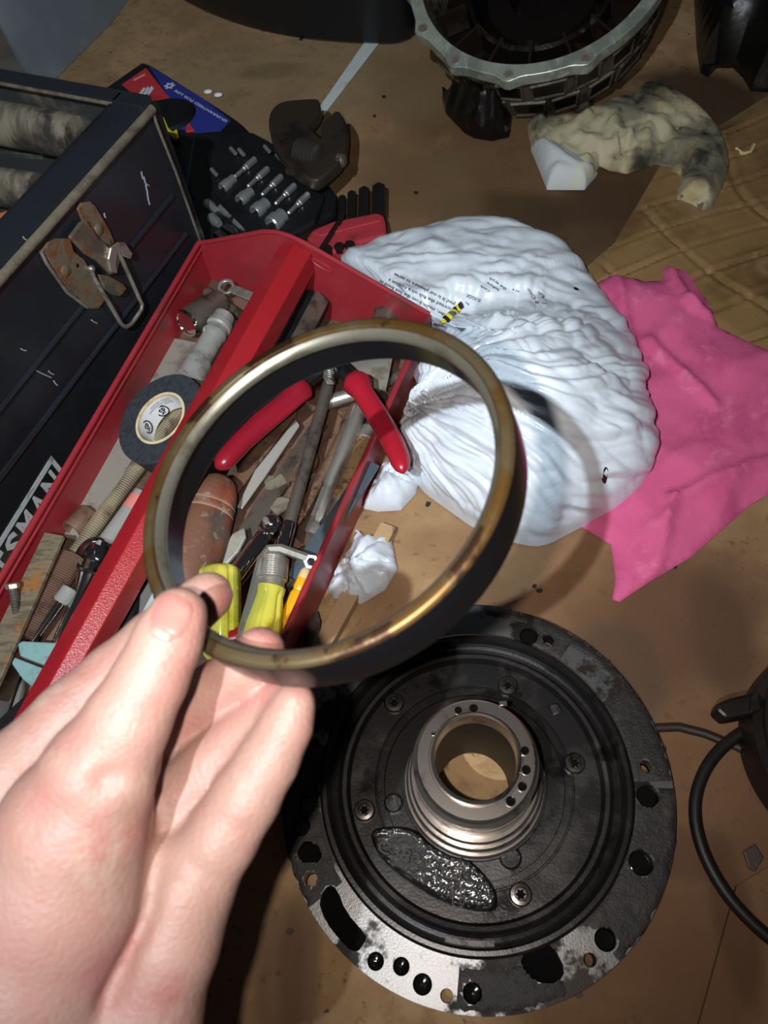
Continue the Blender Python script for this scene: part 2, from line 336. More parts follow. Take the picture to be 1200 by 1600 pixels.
# main sheet: everything stands on it
def flat_top(x, y, d): return .0006 * fbm(x, y, 3.1, 5, 3) - .0006 - .0004 * (d < .002)
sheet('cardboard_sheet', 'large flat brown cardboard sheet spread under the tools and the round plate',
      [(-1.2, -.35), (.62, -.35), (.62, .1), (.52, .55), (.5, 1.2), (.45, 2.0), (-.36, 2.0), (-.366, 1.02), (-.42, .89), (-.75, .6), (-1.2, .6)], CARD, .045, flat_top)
def stain_and_shade(m, spots):
    """soaked patches, and shade painted into the lower right, with ragged outlines, laid over the cardboard at fixed places"""
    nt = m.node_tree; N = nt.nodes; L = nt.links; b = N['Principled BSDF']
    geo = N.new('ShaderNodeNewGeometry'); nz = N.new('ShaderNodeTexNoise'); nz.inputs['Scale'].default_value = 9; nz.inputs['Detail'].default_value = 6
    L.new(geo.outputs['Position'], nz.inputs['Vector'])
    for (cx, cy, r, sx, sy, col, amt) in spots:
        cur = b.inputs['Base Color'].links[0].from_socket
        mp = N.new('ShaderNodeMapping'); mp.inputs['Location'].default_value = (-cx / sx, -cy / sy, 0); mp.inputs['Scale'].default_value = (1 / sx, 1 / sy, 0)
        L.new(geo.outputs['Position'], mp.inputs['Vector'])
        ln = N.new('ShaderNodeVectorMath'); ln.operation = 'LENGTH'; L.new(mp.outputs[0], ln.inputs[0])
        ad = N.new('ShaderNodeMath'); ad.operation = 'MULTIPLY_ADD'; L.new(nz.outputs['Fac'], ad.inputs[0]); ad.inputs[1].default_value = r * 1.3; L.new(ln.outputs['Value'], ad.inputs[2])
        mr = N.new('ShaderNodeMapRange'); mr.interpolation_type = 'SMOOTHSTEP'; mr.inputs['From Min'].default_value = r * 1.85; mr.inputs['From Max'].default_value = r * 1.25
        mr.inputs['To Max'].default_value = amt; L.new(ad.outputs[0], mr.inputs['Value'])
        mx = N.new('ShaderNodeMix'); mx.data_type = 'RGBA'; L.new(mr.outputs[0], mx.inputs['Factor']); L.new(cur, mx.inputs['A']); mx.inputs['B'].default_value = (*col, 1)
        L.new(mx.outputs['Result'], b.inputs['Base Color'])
def st(px, py, r, sx, sy, col, amt=1.): p = at(px, py); return (p.x, p.y, r, sx, sy, col, amt)
stain_and_shade(CARD, [st(860, 250, .17, 1.1, .8, rgb(84, 60, 38), .85), st(700, 140, .10, 1, 1, rgb(96, 72, 46), .7), st(960, 350, .09, 1, 1, rgb(58, 40, 26), .8), st(790, 330, .05, 1.3, .8, rgb(60, 44, 30), .7),
             st(1090, 160, .08, 1, 1, rgb(52, 38, 26), .9), st(1010, 1010, .03, 1, 1, rgb(78, 62, 52), .6), st(880, 930, .07, 1, 1.2, rgb(124, 92, 66), .6), st(1120, 1200, .14, .8, 1.3, rgb(98, 69, 48), .85), st(1000, 1560, .07, 1.2, .8, rgb(102, 73, 51), .8), st(1100, 950, .05, 1, 1, rgb(94, 67, 48), .7), st(960, 1060, .035, .8, 1, rgb(74, 60, 50), .6), st(610, 300, .10, 1, .9, rgb(112, 90, 62), .6), st(480, 130, .16, 1.2, .8, rgb(126, 108, 80), .6), st(470, 1480, .025, .5, 1.8, rgb(84, 62, 46), .6), st(1150, 1450, .03, .4, 1.6, rgb(80, 57, 41), .7), st(1060, 1330, .03, 1.2, .5, rgb(82, 58, 42), .6), st(1130, 990, .035, .6, 1.3, rgb(78, 56, 42), .6), st(700, 860, .03, 1, .7, rgb(128, 96, 66), .5), st(420, 110, .03, 1.4, .6, rgb(104, 86, 60), .5),  # lower-right patches: stains deepened to paint in shade outside the torch beam
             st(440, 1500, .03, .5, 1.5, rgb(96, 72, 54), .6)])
crum_px = [(1030, 262), (1120, 200), (1200, 150), (1330, 160), (1420, 420), (1330, 700), (1205, 600), (1120, 520), (1040, 470), (930, 452), (905, 428), (960, 380)]
def crum_top(x, y, d):
    e = min(1, d / .012); u = x * .93 + y * .36; w = y * .93 - x * .36 + .05 * x       # creases run across, a few run along
    h = .003 + .0016 * fbm(x, y, 5.2, 10, 3)
    k1 = (w * 30 + .35 * noise.noise(V((x * 9, y * 9, 2)))) % 1.0; a1 = abs(k1 - .5); h += .0012 * (max(0, 1 - abs(a1 - .13) * 10) - 1.8 * max(0, 1 - a1 * 10)) * (.4 + .8 * abs(noise.noise(V((x * 11, y * 11, 6)))) * 2)
    k2 = (u * 11 + .5 * noise.noise(V((x * 6, y * 6, 8)))) % 1.0; a2 = abs(k2 - .5); h += .0008 * (max(0, 1 - abs(a2 - .06) * 18) - 2.4 * max(0, 1 - a2 * 18))
    return .0006 + e * max(.0004, h)
single('crumpled_cardboard', 'wrinkled greasy tan cardboard with shiny creases beside the pink cloth', 'cardboard', patch([at(*p).xy for p in crum_px], .0027, crum_top), CARD_WET, smooth=40)
flap_px = [(1148, 1385), (1240, 1330), (1420, 1500), (1380, 1720), (1050, 1720), (1092, 1590)]
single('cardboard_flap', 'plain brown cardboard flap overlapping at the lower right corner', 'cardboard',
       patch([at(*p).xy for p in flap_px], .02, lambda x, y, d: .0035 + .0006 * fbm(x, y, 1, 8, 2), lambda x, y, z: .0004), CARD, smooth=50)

# grey panel and pale container at the far left
a, b, c_ = at(60, 150), at(175, 35), at(235, -90); pts = [lerp(a, b, t / 8) for t in range(9)] + [lerp(b, c_, t / 6) + V((.01, 0, 0)) * math.sin(t / 6 * 3.14) for t in range(1, 7)]
g = G(); nrm = V((-.79, .61, 0)); poly = [p + V((0, 0, -.002)) for p in pts]; n = len(pts)
vs = []; zs = [0, .02, .1, .2, .32, .45]; fs = []
for th in (0, .006):
    for z in zs:
        for p in pts: vs.append(p + nrm * (th + .10 * (z / .45) ** 1.6) + V((0, 0, z)))
m_ = len(zs)
for t in range(2):
    for i in range(m_ - 1):
        for k in range(n - 1):
            o_ = t * m_ * n; fs.append((o_ + i * n + k, o_ + i * n + k + 1, o_ + (i + 1) * n + k + 1, o_ + (i + 1) * n + k))
q = m_ * n
fs += [(k, k + 1, k + 1 + q, k + q) for k in range(n - 1)] + [((m_ - 1) * n + k, (m_ - 1) * n + k + 1, (m_ - 1) * n + k + 1 + q, (m_ - 1) * n + k + q) for k in range(n - 1)]
fs += [(i * n, (i + 1) * n, (i + 1) * n + q, i * n + q) for i in range(m_ - 1)] + [(i * n + n - 1, (i + 1) * n + n - 1, (i + 1) * n + n - 1 + q, i * n + n - 1 + q) for i in range(m_ - 1)]
g.add(vs, fs); single('grey_sheeting', 'smooth grey sheeting standing behind the cardboard at the upper left', 'panel', g, GREYPL, smooth=60)
# ------------------------------------------------------------------ the big round plate (transmission pump cover)
PC = V((.0131, .0896, 0))
pl = thing('pump_cover', 'large black oily round metal plate with bright central tube and bolts', 'engine part', PC)
def pxy(px, py, z): q = at(px, py, z); return q
ZF = .0125                                         # top of the outer flange
# flange with real holes and pockets: triangulate an annulus with the hole outlines
HOLES = []                                          # (centre px, radius px, through?)
for (hx, hy, hr) in [(857, 1001, 9), (1009, 1198, 10), (922, 1500, 10), (698, 1556, 10), (485, 1374, 11)]: HOLES.append((at(hx, hy, ZF), mm(hr, at(hx, hy, ZF)), True))
for (hx, hy, hr) in [(826, 994, 14), (1012, 1244, 17), (1002, 1348, 19), (946, 1468, 17), (587, 1502, 13), (627, 1510, 13), (660, 1538, 15), (738, 1552, 15), (480, 1255, 13), (472, 1292, 13)]:
    HOLES.append((at(hx, hy, ZF), mm(hr, at(hx, hy, ZF)), False))
POCKETS = [[(497, 1405), (514, 1381), (527, 1390), (540, 1425), (573, 1462), (570, 1472), (558, 1489), (541, 1480), (508, 1440)], [(465, 1322), (482, 1312), (503, 1325), (502, 1346), (478, 1352), (464, 1340)],
           [(812, 1497), (838, 1470), (866, 1480), (884, 1516), (872, 1537), (840, 1536), (820, 1522)]]
def annulus(ro, ri, holes, z0, z1, seg=96):
    pts = []; edges = []; faces = []
    def loop(P):
        k = len(pts); pts.extend(P); m = len(P); edges.extend([(k + i, k + (i + 1) % m) for i in range(m)]); return list(range(k, k + m))
    lo = loop([V((PC.x + ro * math.cos(6.2832 * k / seg), PC.y + ro * math.sin(6.2832 * k / seg))) for k in range(seg)])
    li = loop([V((PC.x + ri * math.cos(6.2832 * k / seg), PC.y + ri * math.sin(6.2832 * k / seg))) for k in range(seg)])
    lh = [loop([V(p[:2]) for p in h]) for h in holes]
    r = delaunay_2d_cdt(pts, edges, [], 0, 1e-7); vs, es, fs = r[0], r[1], r[2]; g = G(); m = len(vs)
    def inside(p):
        d = math.hypot(p.x - PC.x, p.y - PC.y)
        if d > ro or d < ri * .999: return False
        return not any(inpoly(p.x, p.y, h) for h in holes)
    keep = [f for f in fs if inside(sum((vs[i] for i in f), V((0, 0))) / len(f))]
    g.v = [V((p.x, p.y, z1)) for p in vs] + [V((p.x, p.y, z0)) for p in vs]
    g.f = [tuple(f) for f in keep] + [tuple(i + m for i in reversed(f)) for f in keep]
    cnt = {}
    for f in keep:
        for i in range(len(f)): cnt[(f[i], f[(i + 1) % len(f)])] = 1
    for (p, q) in cnt:
        if (q, p) not in cnt: g.f.append((q, p, p + m, q + m))
    return g
def circ(c, r, n=20): return [V((c.x + r * math.cos(6.2832 * k / n), c.y + r * math.sin(6.2832 * k / n), 0)) for k in range(n)]
hp = [circ(c, r) for c, r, t in HOLES] + [resample([at(*p, ZF).to_2d().to_3d() for p in P], .003, True, 1) for P in POCKETS]
link('flange', annulus(.1106, .084, hp, .004, ZF), FLANGE, pl, smooth=30, bevel=.0006)
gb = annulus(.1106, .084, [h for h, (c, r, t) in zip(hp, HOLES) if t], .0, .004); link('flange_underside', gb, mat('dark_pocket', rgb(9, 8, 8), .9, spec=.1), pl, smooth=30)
for (c, r, t) in HOLES:
    if not t:
        gg = G(); gg.lathe(V((c.x, c.y, .0041)), V((0, 0, 1)), [(0, r * .98), (.0046, r * .98), (.0052, r * .8), (.0049, r * .4), (.0048, 0)], 18); link('oil_pool', gg, OIL, pl)
# burnt gasket patches that stand a hair above the machined face
def arcpatch(a0, a1, r0, r1, jag, seed, z=.0006):
    P = []; n = 26
    for k in range(n + 1):
        a = math.radians(a0 + (a1 - a0) * k / n); r = r1 + jag * noise.noise(V((k * .7, seed, 0))); P.append(V((PC.x + r * math.cos(a), PC.y + r * math.sin(a), ZF)))
    for k in range(n + 1):
        a = math.radians(a1 + (a0 - a1) * k / n); r = r0 + jag * noise.noise(V((k * .9, seed, 5))); P.append(V((PC.x + r * math.cos(a), PC.y + r * math.sin(a), ZF)))
    return P
def residue(P, hs, th=.0005):
    gg = patch([p.xy for p in P], .0022, lambda x, y, d: ZF + .0001 + min(1, d / .001) * (th + .0004 * noise.noise(V((x * 500, y * 500, 0)))), lambda x, y, z: ZF - .0002)
    # leave the holes open
    ctr = [(c.x, c.y, r) for c, r, t in hs]; pk = hp[len(HOLES):]
    keep = []
    for f in gg.f:
        m = sum((gg.v[i] for i in f), V()) / len(f)
        if any(math.hypot(m.x - cx, m.y - cy) < r * 1.08 for cx, cy, r in ctr) or any(inpoly(m.x, m.y, h) for h in pk): continue
        keep.append(f)
    gg.f = keep; return gg
for (a0, a1, r0, r1, sd) in [(166, 214, .089, .1104, 1), (-98, -68, .0905, .1085, 2), (-52, -2, .088, .1103, 3), (0, 30, .0885, .1103, 4), (52, 66, .092, .1100, 5), (34, 52, .1035, .1103, 6), (68, 82, .104, .110, 8)]:
    link('gasket_residue', residue(arcpatch(a0, a1, r0, r1, .0022, sd), HOLES), GASKET, pl, smooth=50)
for P in ([(790, 1520), (815, 1508), (836, 1518), (800, 1545)], [(780, 1562), (822, 1560), (815, 1580), (776, 1578)]):
    link('gasket_residue', residue(resample([at(*p, ZF) for p in P], .003), HOLES), GASKET, pl, smooth=50)
# raised inner dish: step ring, channel, floor with grooves, hub and tube in turned sections
body = G(); body.ring(PC, V((0, 0, 1)), [(.001, .0862), (.0245, .0862), (.026, .0848), (.026, .0826), (.0245, .0815), (.0185, .0806), (.0175, .079), (.0180, .0768), (.0215, .0752), (.0225, .0738), (.0222, .0716), (.0172, .0698),
    (.0166, .0560), (.0158, .0556), (.0158, .0550), (.0166, .0546), (.0166, .0508), (.0148, .0504), (.0148, .0408), (.0185, .0404), (.0185, .0385), (.0050, .0380), (.0010, .060)], 128)
link('dish', body, OILY, pl, smooth=30)
hub = G(); hub.ring(PC, V((0, 0, 1)), [(.0145, .0402), (.0200, .0398), (.0210, .0386), (.0210, .0378), (.0290, .0374), (.0300, .0362), (.0300, .0352), (.0380, .0350), (.0390, .0340), (.0390, .0322), (.0500, .0320), (.0500, .0304), (.0520, .0304),
    (.0520, .0320), (.0600, .0320), (.0600, .0305), (.0620, .0305), (.0620, .0318), (.0690, .0318), (.0700, .0300), (.0750, .0299), (.0760, .0290), (.0760, .0235), (.0752, .0232), (.0752, .0226), (.0790, .0222), (.0800, .0214), (.0795, .0206), (.0700, .0205), (.002, .0205), (.002, .036)], 96)
link('hub', hub, BRIGHT, pl, smooth=30)
bore = G(); bore.ring(PC, V((0, 0, 1)), [(.001, .0203), (.066, .0203), (.066, .0207), (.001, .0207)], 64); link('bore_sleeve', bore, mat('oily_bronze_sleeve', rgb(22, 18, 16), .5, 0, [(rgb(13, 11, 10), 40, .5, .66), (rgb(52, 41, 32), 30, .6, .74)], spec=.3), pl, smooth=40)
for (hx, hy, hr) in [(716, 1110, 7), (740, 1107, 8), (820, 1173, 8), (822, 1203, 8.5), (816, 1229, 8.5), (798, 1252, 9), (677, 1146, 3.5)]:
    c = at(hx, hy, .0760); r = mm(hr, c); gg = G(); gg.ring(c, V((0, 0, 1)), [(-.003, r * .84), (.0005, r * .84), (.0005, r), (-.003, r)], 18); link('port_rim', gg, BRIGHT, pl)
    gg = G(); gg.lathe(c - V((0, 0, .003)), V((0, 0, 1)), [(0, r * .86), (.0034, r * .86), (.0032, r * .5), (.0031, 0)], 16); link('port', gg, OIL, pl)
gg = G(); gg.box(at(786, 1100, .0767), V((.002, 0, 0)), V((0, .0012, 0)), V((0, 0, .0012))); link('key_tab', gg, BRIGHT, pl, bevel=.0003)
for i, (hx, hy) in enumerate([(616, 1100), (793, 1073), (897, 1194), (813, 1398), (570, 1267)]):
    c = at(hx, hy, .0166); gg = G(); gg.lathe(c, V((0, 0, 1)), [(-.0005, .0060), (.0024, .0059), (.0034, .0052), (.0036, .0034), (.0022, .0030)], 28, cap=True); sc_ = link('screw', gg, BOLTM, pl, smooth=30)
    st_ = []
    for k in range(24):
        q = 6.2832 * k / 24; rr = .0023 + .0006 * math.cos(6 * q); st_.append(c + V((rr * math.cos(q), rr * math.sin(q), .00215)))
    gg = G(); gg.prism(st_, V((0, 0, .0002))); link('star_socket', gg, OIL, sc_, smooth=0)
for (hx, hy, rr) in [(615, 1256, .0055), (797, 1341, .0062)]:
    c = at(hx, hy, .0150); gg = G(); gg.lathe(c, V((0, 0, 1)), [(0, rr), (.002, rr * .98), (.0032, rr * .8), (.0030, rr * .3), (.0030, 0)], 20); link('plug_boss', gg, ROUGHCAST, pl)
# cast identification pad
pad_px = [(577, 1308), (583, 1294), (600, 1290), (630, 1290), (652, 1297), (672, 1318), (700, 1334), (730, 1340), (752, 1358), (775, 1388), (779, 1410), (774, 1424), (740, 1424), (690, 1410), (640, 1380), (596, 1345)]
ZP = .0205
padg = patch([at(*p, ZP).xy for p in pad_px], .0010, lambda x, y, d: .0172 + min(1, d / .0014) * (ZP - .0172) - (.0009 if d > .0024 else 0) + (.0003 if at(585, 1300, ZP).x < x < at(664, 1340, ZP).x else .0007) * noise.noise(V((x * 700, y * 700, 0))), lambda x, y, z: .0150, smooth=1)
pad = link('casting_pad', padg, ROUGHCAST, pl, smooth=60)
a, b = at(659, 1334, ZP + .0003), at(589, 1303, ZP + .0003); up = (b - a).normalized().cross(V((0, 0, -1))) * -1
def castf(A, B, h, dz):
    d = (B - A); u = V((0, 0, 1)).cross(d).normalized()
    return lambda s, v: A + d * s + u * (h * v) + V((0, 0, dz))
for (s_, pa, pb, h) in [('C382', (588, 1330), (654, 1356), .0066), ('11', (676, 1360), (692, 1367), .004), ('3', (738, 1404), (752, 1408), .0045)]:
    vs, fs, w = textmesh(s_, .01); fn = castf(at(*pa, ZP), at(*pb, ZP), h, 0); gg = G(); m = len(vs)
    pv = [fn(p.x / w, p.y / .7) for p in vs]; gg.v = [p - V((0, 0, .001)) for p in pv] + [p + V((0, 0, .0018)) for p in pv]
    gg.f = [tuple(f) for f in fs] + [tuple(i + m for i in f) for f in fs]; cnt = {}
    for f in fs:
        for i in range(len(f)): cnt[(f[i], f[(i + 1) % len(f)])] = 1
    for (p, q) in cnt:
        if (q, p) not in cnt: gg.f.append((p, q, q + m, p + m))
    link('cast_lettering', gg, mat('dark_cast_letters', rgb(20, 19, 18), .6, 0), pad, smooth=30)
gg = G(); c = at(716, 1408, ZP); gg.ring(c, V((0, 0, 1)), [(-.001, .0026), (.0004, .0026), (.0004, .0034), (-.001, .0034)], 24); link('cast_stamp_ring', gg, ROUGHCAST, pad)
# bright wiped patch on the step ring, notch clip on the far side
gg = G(); P = arcpatch(-104, -86, .0778, .0806, .0, 1); P = [V((p.x, p.y, .0178)) for p in P]; gg.prism(P, V((0, 0, .0007))); link('wiped_patch', gg, mat('wiped_grey', rgb(120, 116, 112), .6, .2, [(rgb(80, 76, 72), 300, .5, .64)], bump=.5, bscale=600), pl)
c = at(866, 1110, .02); gg = G(); gg.prism([c + V((-.003, .003, 0)), c + V((.002, .0035, 0)), c + V((.0045, -.002, 0)), c + V((-.001, -.0035, 0))], V((0, 0, .0022))); link('notch', gg, ROUGHCAST, pl, bevel=.0005)

# ------------------------------------------------------------------ the steel seal ring held in the hand
RC = V((-.0362, .1255, .2839)); RN = V((math.sin(.288) * math.cos(3.0922), math.sin(.288) * math.sin(3.0922), math.cos(.288)))
rg = thing('seal_ring', 'amber stained steel ring held up between thumb and fingers', 'ring', RC - RN * .016)
g = G(); g.ring(RC, RN, [(-.0012, .0598), (-.0002, .0592), (.0002, .0582), (.0000, .0562), (-.0010, .0556), (-.0030, .0556), (-.0030, .0590)], 160); link('stained_face', g, RINGFACE, rg, smooth=45)
g = G(); g.ring(RC, RN, [(-.0010, .0557), (-.0013, .0552), (-.0026, .0538), (-.0040, .0534), (-.0048, .0536), (-.0048, .0558), (-.0012, .0558)], 160); link('inner_lip', g, RINGGREY, rg, smooth=45)
g = G(); g.ring(RC, RN, [(-.0011, .0599), (-.0014, .0600), (-.0155, .0600), (-.0162, .0594), (-.0162, .0556), (-.0155, .0550), (-.0046, .0550), (-.0046, .0562), (-.0020, .0580)], 160); link('ring_wall', g, RINGDARK, rg, smooth=35)
# ------------------------------------------------------------------ red tote tray
ZR = .05
Lf, Rf = at(310, 380, ZR), at(670, 493, ZR)
Ln, Rn = at(9, 889, ZR), at(441, 1000, ZR)
dl, dr = (Ln - Lf).normalized(), (Rn - Rf).normalized()
Lz, Rz = Lf + dl * .50, Rf + dr * .48                # near end, outside the frame
ax = ((dl + dr) * .5).normalized(); side = V((-ax.y, ax.x, 0))      # side points from left wall to right wall
if side.dot(Rf - Lf) < 0: side = -side
tray = thing('tool_tray', 'red steel tote tray full of old tools beside the black toolbox', 'tray', lerp(Lf, Rz, .5) - V((0, 0, ZR)))
UP = V((0, 0, 1))
def wall(name, A, B, inn, top=ZR, slope=.010, th=.0014, m=REDP):
    """side wall leaning outwards with a rolled rim"""
    a0, b0 = A - UP * (A.z - .003) + inn * slope, B - UP * (B.z - .003) + inn * slope; g = G()
    g.prism([a0, A, A - inn * th, a0 - inn * th], B - A) if abs((b0 - a0).length - (B - A).length) < 1e-4 else g.add(
        [a0, A, B, b0, a0 - inn * th, A - inn * th, B - inn * th, b0 - inn * th], [(0, 1, 2, 3), (7, 6, 5, 4), (1, 5, 6, 2), (0, 3, 7, 4), (0, 4, 5, 1), (3, 2, 6, 7)])
    o = link(name, g, m, tray, smooth=0)
    g = G(); g.tube([A, B], .0021, 10); link('rolled_rim', g, m, o)
    g = G(); q = .006; g.tube([A - UP * q + inn * (slope * q / .047 + .0004), B - UP * q + inn * (slope * q / .047 + .0004)], .0012, 8); link('bead', g, m, o); return o
wall('side_wall', Lf, Lz, side, slope=.0005); wall('side_wall', Rf, Rz, -side, slope=.004)
fl = [Lf + side * .0005, Rf - side * .003, Rz - side * .003, Lz + side * .0005]
g = G(); g.prism([V((p.x, p.y, .0090)) for p in fl], UP * .0018); link('tray_floor', g, TRAYIN, tray, smooth=0)
E_ = (Rf - Lf); el = E_.length; eu = E_.normalized(); en = V((eu.y, -eu.x, 0)); en = en if en.dot(ax) > 0 else -en    # en points into the tray
def endwall(Lc, Rc, inn, nm):
    e = Rc - Lc; pr = [(0, 0), (0, .047), (.06, .052), (.34, .080), (.40, .0835), (.46, .0835), (.52, .081), (1, .0475), (1, 0)]
    poly = [V((Lc.x, Lc.y, .003)) + V((e.x, e.y, 0)) * t + UP * h for t, h in pr]
    g = G(); g.prism(poly, -inn * .0015); o = link(nm, g, REDP, tray, smooth=0)
    g = G(); g.tube([p - inn * .0008 for p in resample(poly[1:-1], .006, False)], .0019, 8); link('rolled_rim', g, REDP, o)
    for dz in (.0, .0):
        g = G(); c = lerp(poly[6], poly[7], .12) - UP * .012 + inn * .0004; u = (poly[7] - poly[6]).normalized()
        g.tube([c + u * (.009 * math.cos(q)) + UP * (.003 * math.sin(q)) for q in [6.283 * k / 20 for k in range(20)]], .0006, 6, True)
    link('pressed_slot', g, REDP, o); return o
endwall(Lf, Rf, en, 'end_wall'); endwall(Lz, Rz, -en, 'end_wall')
# handle bar: folded ridge with two sloping faces
HBz = .084
hl0, hc0, hr0 = at(437, 383, HBz - .007), at(460, 380, HBz), at(486, 396, HBz - .0068)
hl1, hc1, hr1 = at(0, 1160, HBz - .007), at(46, 1125, HBz), at(97, 1090, HBz - .0038)
def ext(a, b, t): return a + (b - a) * t
cs = []
for t in (0, 1.12):
    l, c_, r = ext(hl0, hl1, t), ext(hc0, hc1, t), ext(hr0, hr1, t)
    cs.append([l - UP * .016, l, c_, r, r - UP * .018, r - UP * .018 - side * .0015, r - UP * .001 - side * .0015, c_ - UP * .0016, l - UP * .001 + side * .0015, l - UP * .016 + side * .0015])
n = 10; g = G(); g.add(cs[0] + cs[1], [tuple(range(n)), tuple(range(2 * n - 1, n - 1, -1))] + [(i, (i + 1) % n, (i + 1) % n + n, i + n) for i in range(n)])
link('handle_bar', g, REDHB, tray, smooth=0, bevel=.0011, bseg=3)

# ------------------------------------------------------------------ black toolbox
ZT = .163
Tc = at(236, 166, ZT); Te = at(0, 428, ZT); td = (Te - Tc).normalized(); tb_end = Tc + td * .46; tn = V((td.y, -td.x, 0))
if tn.dot(at(600, 800) - Tc) < 0: tn = -tn                    # tn points out of the front face, towards the tray
tv = -tn; back = Tc + tv * .215
box = thing('toolbox', 'open black metal toolbox with rusty latch beside the red tray', 'toolbox', V((Tc.x, Tc.y, 0)) + td * .23 + tv * .1)
def slab(name, p, m, ext_, parent=box, bevel=.0, smooth=0):
    g = G(); g.prism(p, ext_); return link(name, g, m, parent, smooth=smooth, bevel=bevel)
Tb = V((Tc.x, Tc.y, 0))
slab('front_wall', [Tb + UP * .002, Tb + UP * (ZT - .004), Tb + UP * (ZT - .004) + tv * .002, Tb + UP * .002 + tv * .002], TOOLBOX, td * .46)
slab('back_wall', [Tb + tv * .215 + UP * .002, Tb + tv * .215 + UP * ZT, Tb + tv * .213 + UP * ZT, Tb + tv * .213 + UP * .002], TOOLBOX, td * .46)
slab('end_wall', [Tb + UP * .002, Tb + UP * ZT, Tb + tv * .215 + UP * ZT, Tb + tv * .215 + UP * .002], BOXIN, td * .002)
slab('end_wall', [tb_end - UP * (ZT - .002), tb_end, tb_end + tv * .215, tb_end + tv * .215 - UP * (ZT - .002)], BOXIN, -td * .002)
slab('box_floor', [Tb + UP * .002, Tb + tv * .215 + UP * .002, Tb + tv * .215 + UP * .004, Tb + UP * .004], BOXIN, td * .46)
# rim: dusty rolled bead, then a flange sloping up and back
g = G(); g.tube([Tc - UP * .002, tb_end - UP * .002], .0036, 12); link('dusty_bead', g, DUSTY, box)
w_ = at(193, 147, ZT + .004); rimw = max(.022, (w_ - Tc).dot(tv))
slab('front_rim', [Tc, Tc + UP * .003, Tc + tv * rimw + UP * .006, Tc + tv * rimw + UP * .004], TOOLBOX, td * .46, bevel=.0008)
slab('rim_lip', [Tc + tv * rimw + UP * .006, Tc + tv * (rimw + .0015) + UP * .006, Tc + tv * (rimw + .0015) - UP * .022, Tc + tv * rimw - UP * .022], TOOLBOX, td * .46)
slab('end_rim', [Tc - td * .004 + UP * .001, Tc - td * .004 + UP * .006, Tc + td * .010 + UP * .006, Tc + td * .010 + UP * .001], TOOLBOX, tv * .217, bevel=.0012)
g = G(); g.tube([Tc + td * .012 + tv * rimw + UP * .005, Tc + td * .012 + tv * .213 + UP * .005], .0014, 8); link('end_rim_edge', g, DUSTY, box)
# folded corner flange with a worn edge, pressed ribs along the front
K = [Tc + td * .0, Tc + td * .004 - UP * .012 + tn * .003, Tc + td * .002 - UP * .05 + tn * .003, Tb + td * .002 + UP * .004 + tn * .003]
g = G(); g.tube(K, .0011, 6); link('worn_corner_edge', g, DUSTY, box)
slab('corner_flange', [K[0] - td * .001, K[1] - tn * .002, K[3] - tn * .002, Tb - td * .009 - tn * .001 + UP * .004, Tc - td * .009 - tn * .001 - UP * .001], TOOLBOX, -tn * .002)
for hgt in (.098, .062):
    g = G(); g.tube([Tb + UP * hgt + tn * .0002 + td * .012, Tb + UP * hgt + tn * .0002 + td * .455], .0022, 8, flat=1); link('pressed_rib', g, TOOLBOX, box)
# scratches: worn marks on the enamel
random.seed(3)
SCR = mat('bare_scratch', rgb(140, 150, 158), .5)
def onface(px, py, off=.0004): return hit(px, py, Tc + tn * off, tn)
for P in ([(221, 268), (224, 280)], [(225, 276), (229, 290)], [(228, 288), (231, 302)], [(230, 300), (234, 320)], [(226, 284), (233, 290)], [(163, 333), (165, 340)], [(36, 370), (42, 375)], [(33, 545), (41, 548)], [(76, 580), (84, 585)], [(84, 595), (90, 602)], [(143, 500), (152, 505)], [(50, 575), (80, 590)]):
    g = G(); p, q = onface(*P[0]), onface(*P[1]); g.tube([p, lerp(p, q, .5) + td * .0004, q], .0005, 5); link('scratch', g, SCR, box)
# latch
def facepoly(P, o0, th): return [onface(x, y, o0) for x, y in P], tn * th
lat = G(); lat.prism(*facepoly([(62, 391), (72, 378), (84, 372), (106, 372), (112, 392), (128, 404), (142, 428), (158, 446), (160, 470), (150, 482), (136, 482), (120, 464), (104, 458), (70, 402)], .0004, .0022)); latch = link('latch', lat, RUSTY, box, smooth=0, bevel=.0008)
g = G(); g.tube([onface(64, 393, .0028), onface(72, 410, .0028), onface(104, 456, .0028), onface(136, 480, .0024)], .0012, 8); link('pressed_edge', g, STEEL, latch)
g = G(); g.prism(*facepoly([(118, 326), (124, 316), (138, 314), (146, 322), (168, 358), (176, 378), (166, 386), (150, 380), (138, 362), (126, 344)], .0004, .002)); link('keeper_plate', g, RUSTY, latch, smooth=0, bevel=.0006)
g = G(); g.prism(*facepoly([(104, 370), (122, 346), (130, 342), (150, 372), (160, 378), (170, 392), (184, 402), (178, 426), (168, 428), (148, 408), (128, 396)], .0026, .0030)); link('hasp', g, RUSTY, latch, smooth=0, bevel=.0012, bseg=3)
g = G(); hk = [(166, 404), (170, 386), (182, 378), (192, 378), (204, 396), (200, 404), (190, 400), (186, 392), (180, 396), (178, 410), (180, 426), (170, 424)]; g.prism(*facepoly(hk, .0054, .0022)); link('hook', g, STEEL, latch, smooth=0, bevel=.0006)
g = G(); g.prism(*facepoly([(150, 428), (166, 430), (188, 442), (194, 450), (184, 462), (172, 460), (158, 450)], .0028, .0028)); link('tongue', g, RUSTY, latch, smooth=0, bevel=.001, bseg=3)
for (x, y, r) in ((154, 358, 9), (102, 423, 9.5)):
    c = onface(x, y, .0024); rr = mm(r, c); g = G(); g.lathe(c, tn, [(0, rr), (.0006, rr), (.0012, rr * .8), (.0014, 0)], 20); link('rivet', g, RUSTY, latch)
g = G(); c = onface(121, 415, .0026); g.lathe(c, tn, [(0, .0014), (.0002, .0014)], 12); link('hole', g, OIL, latch)
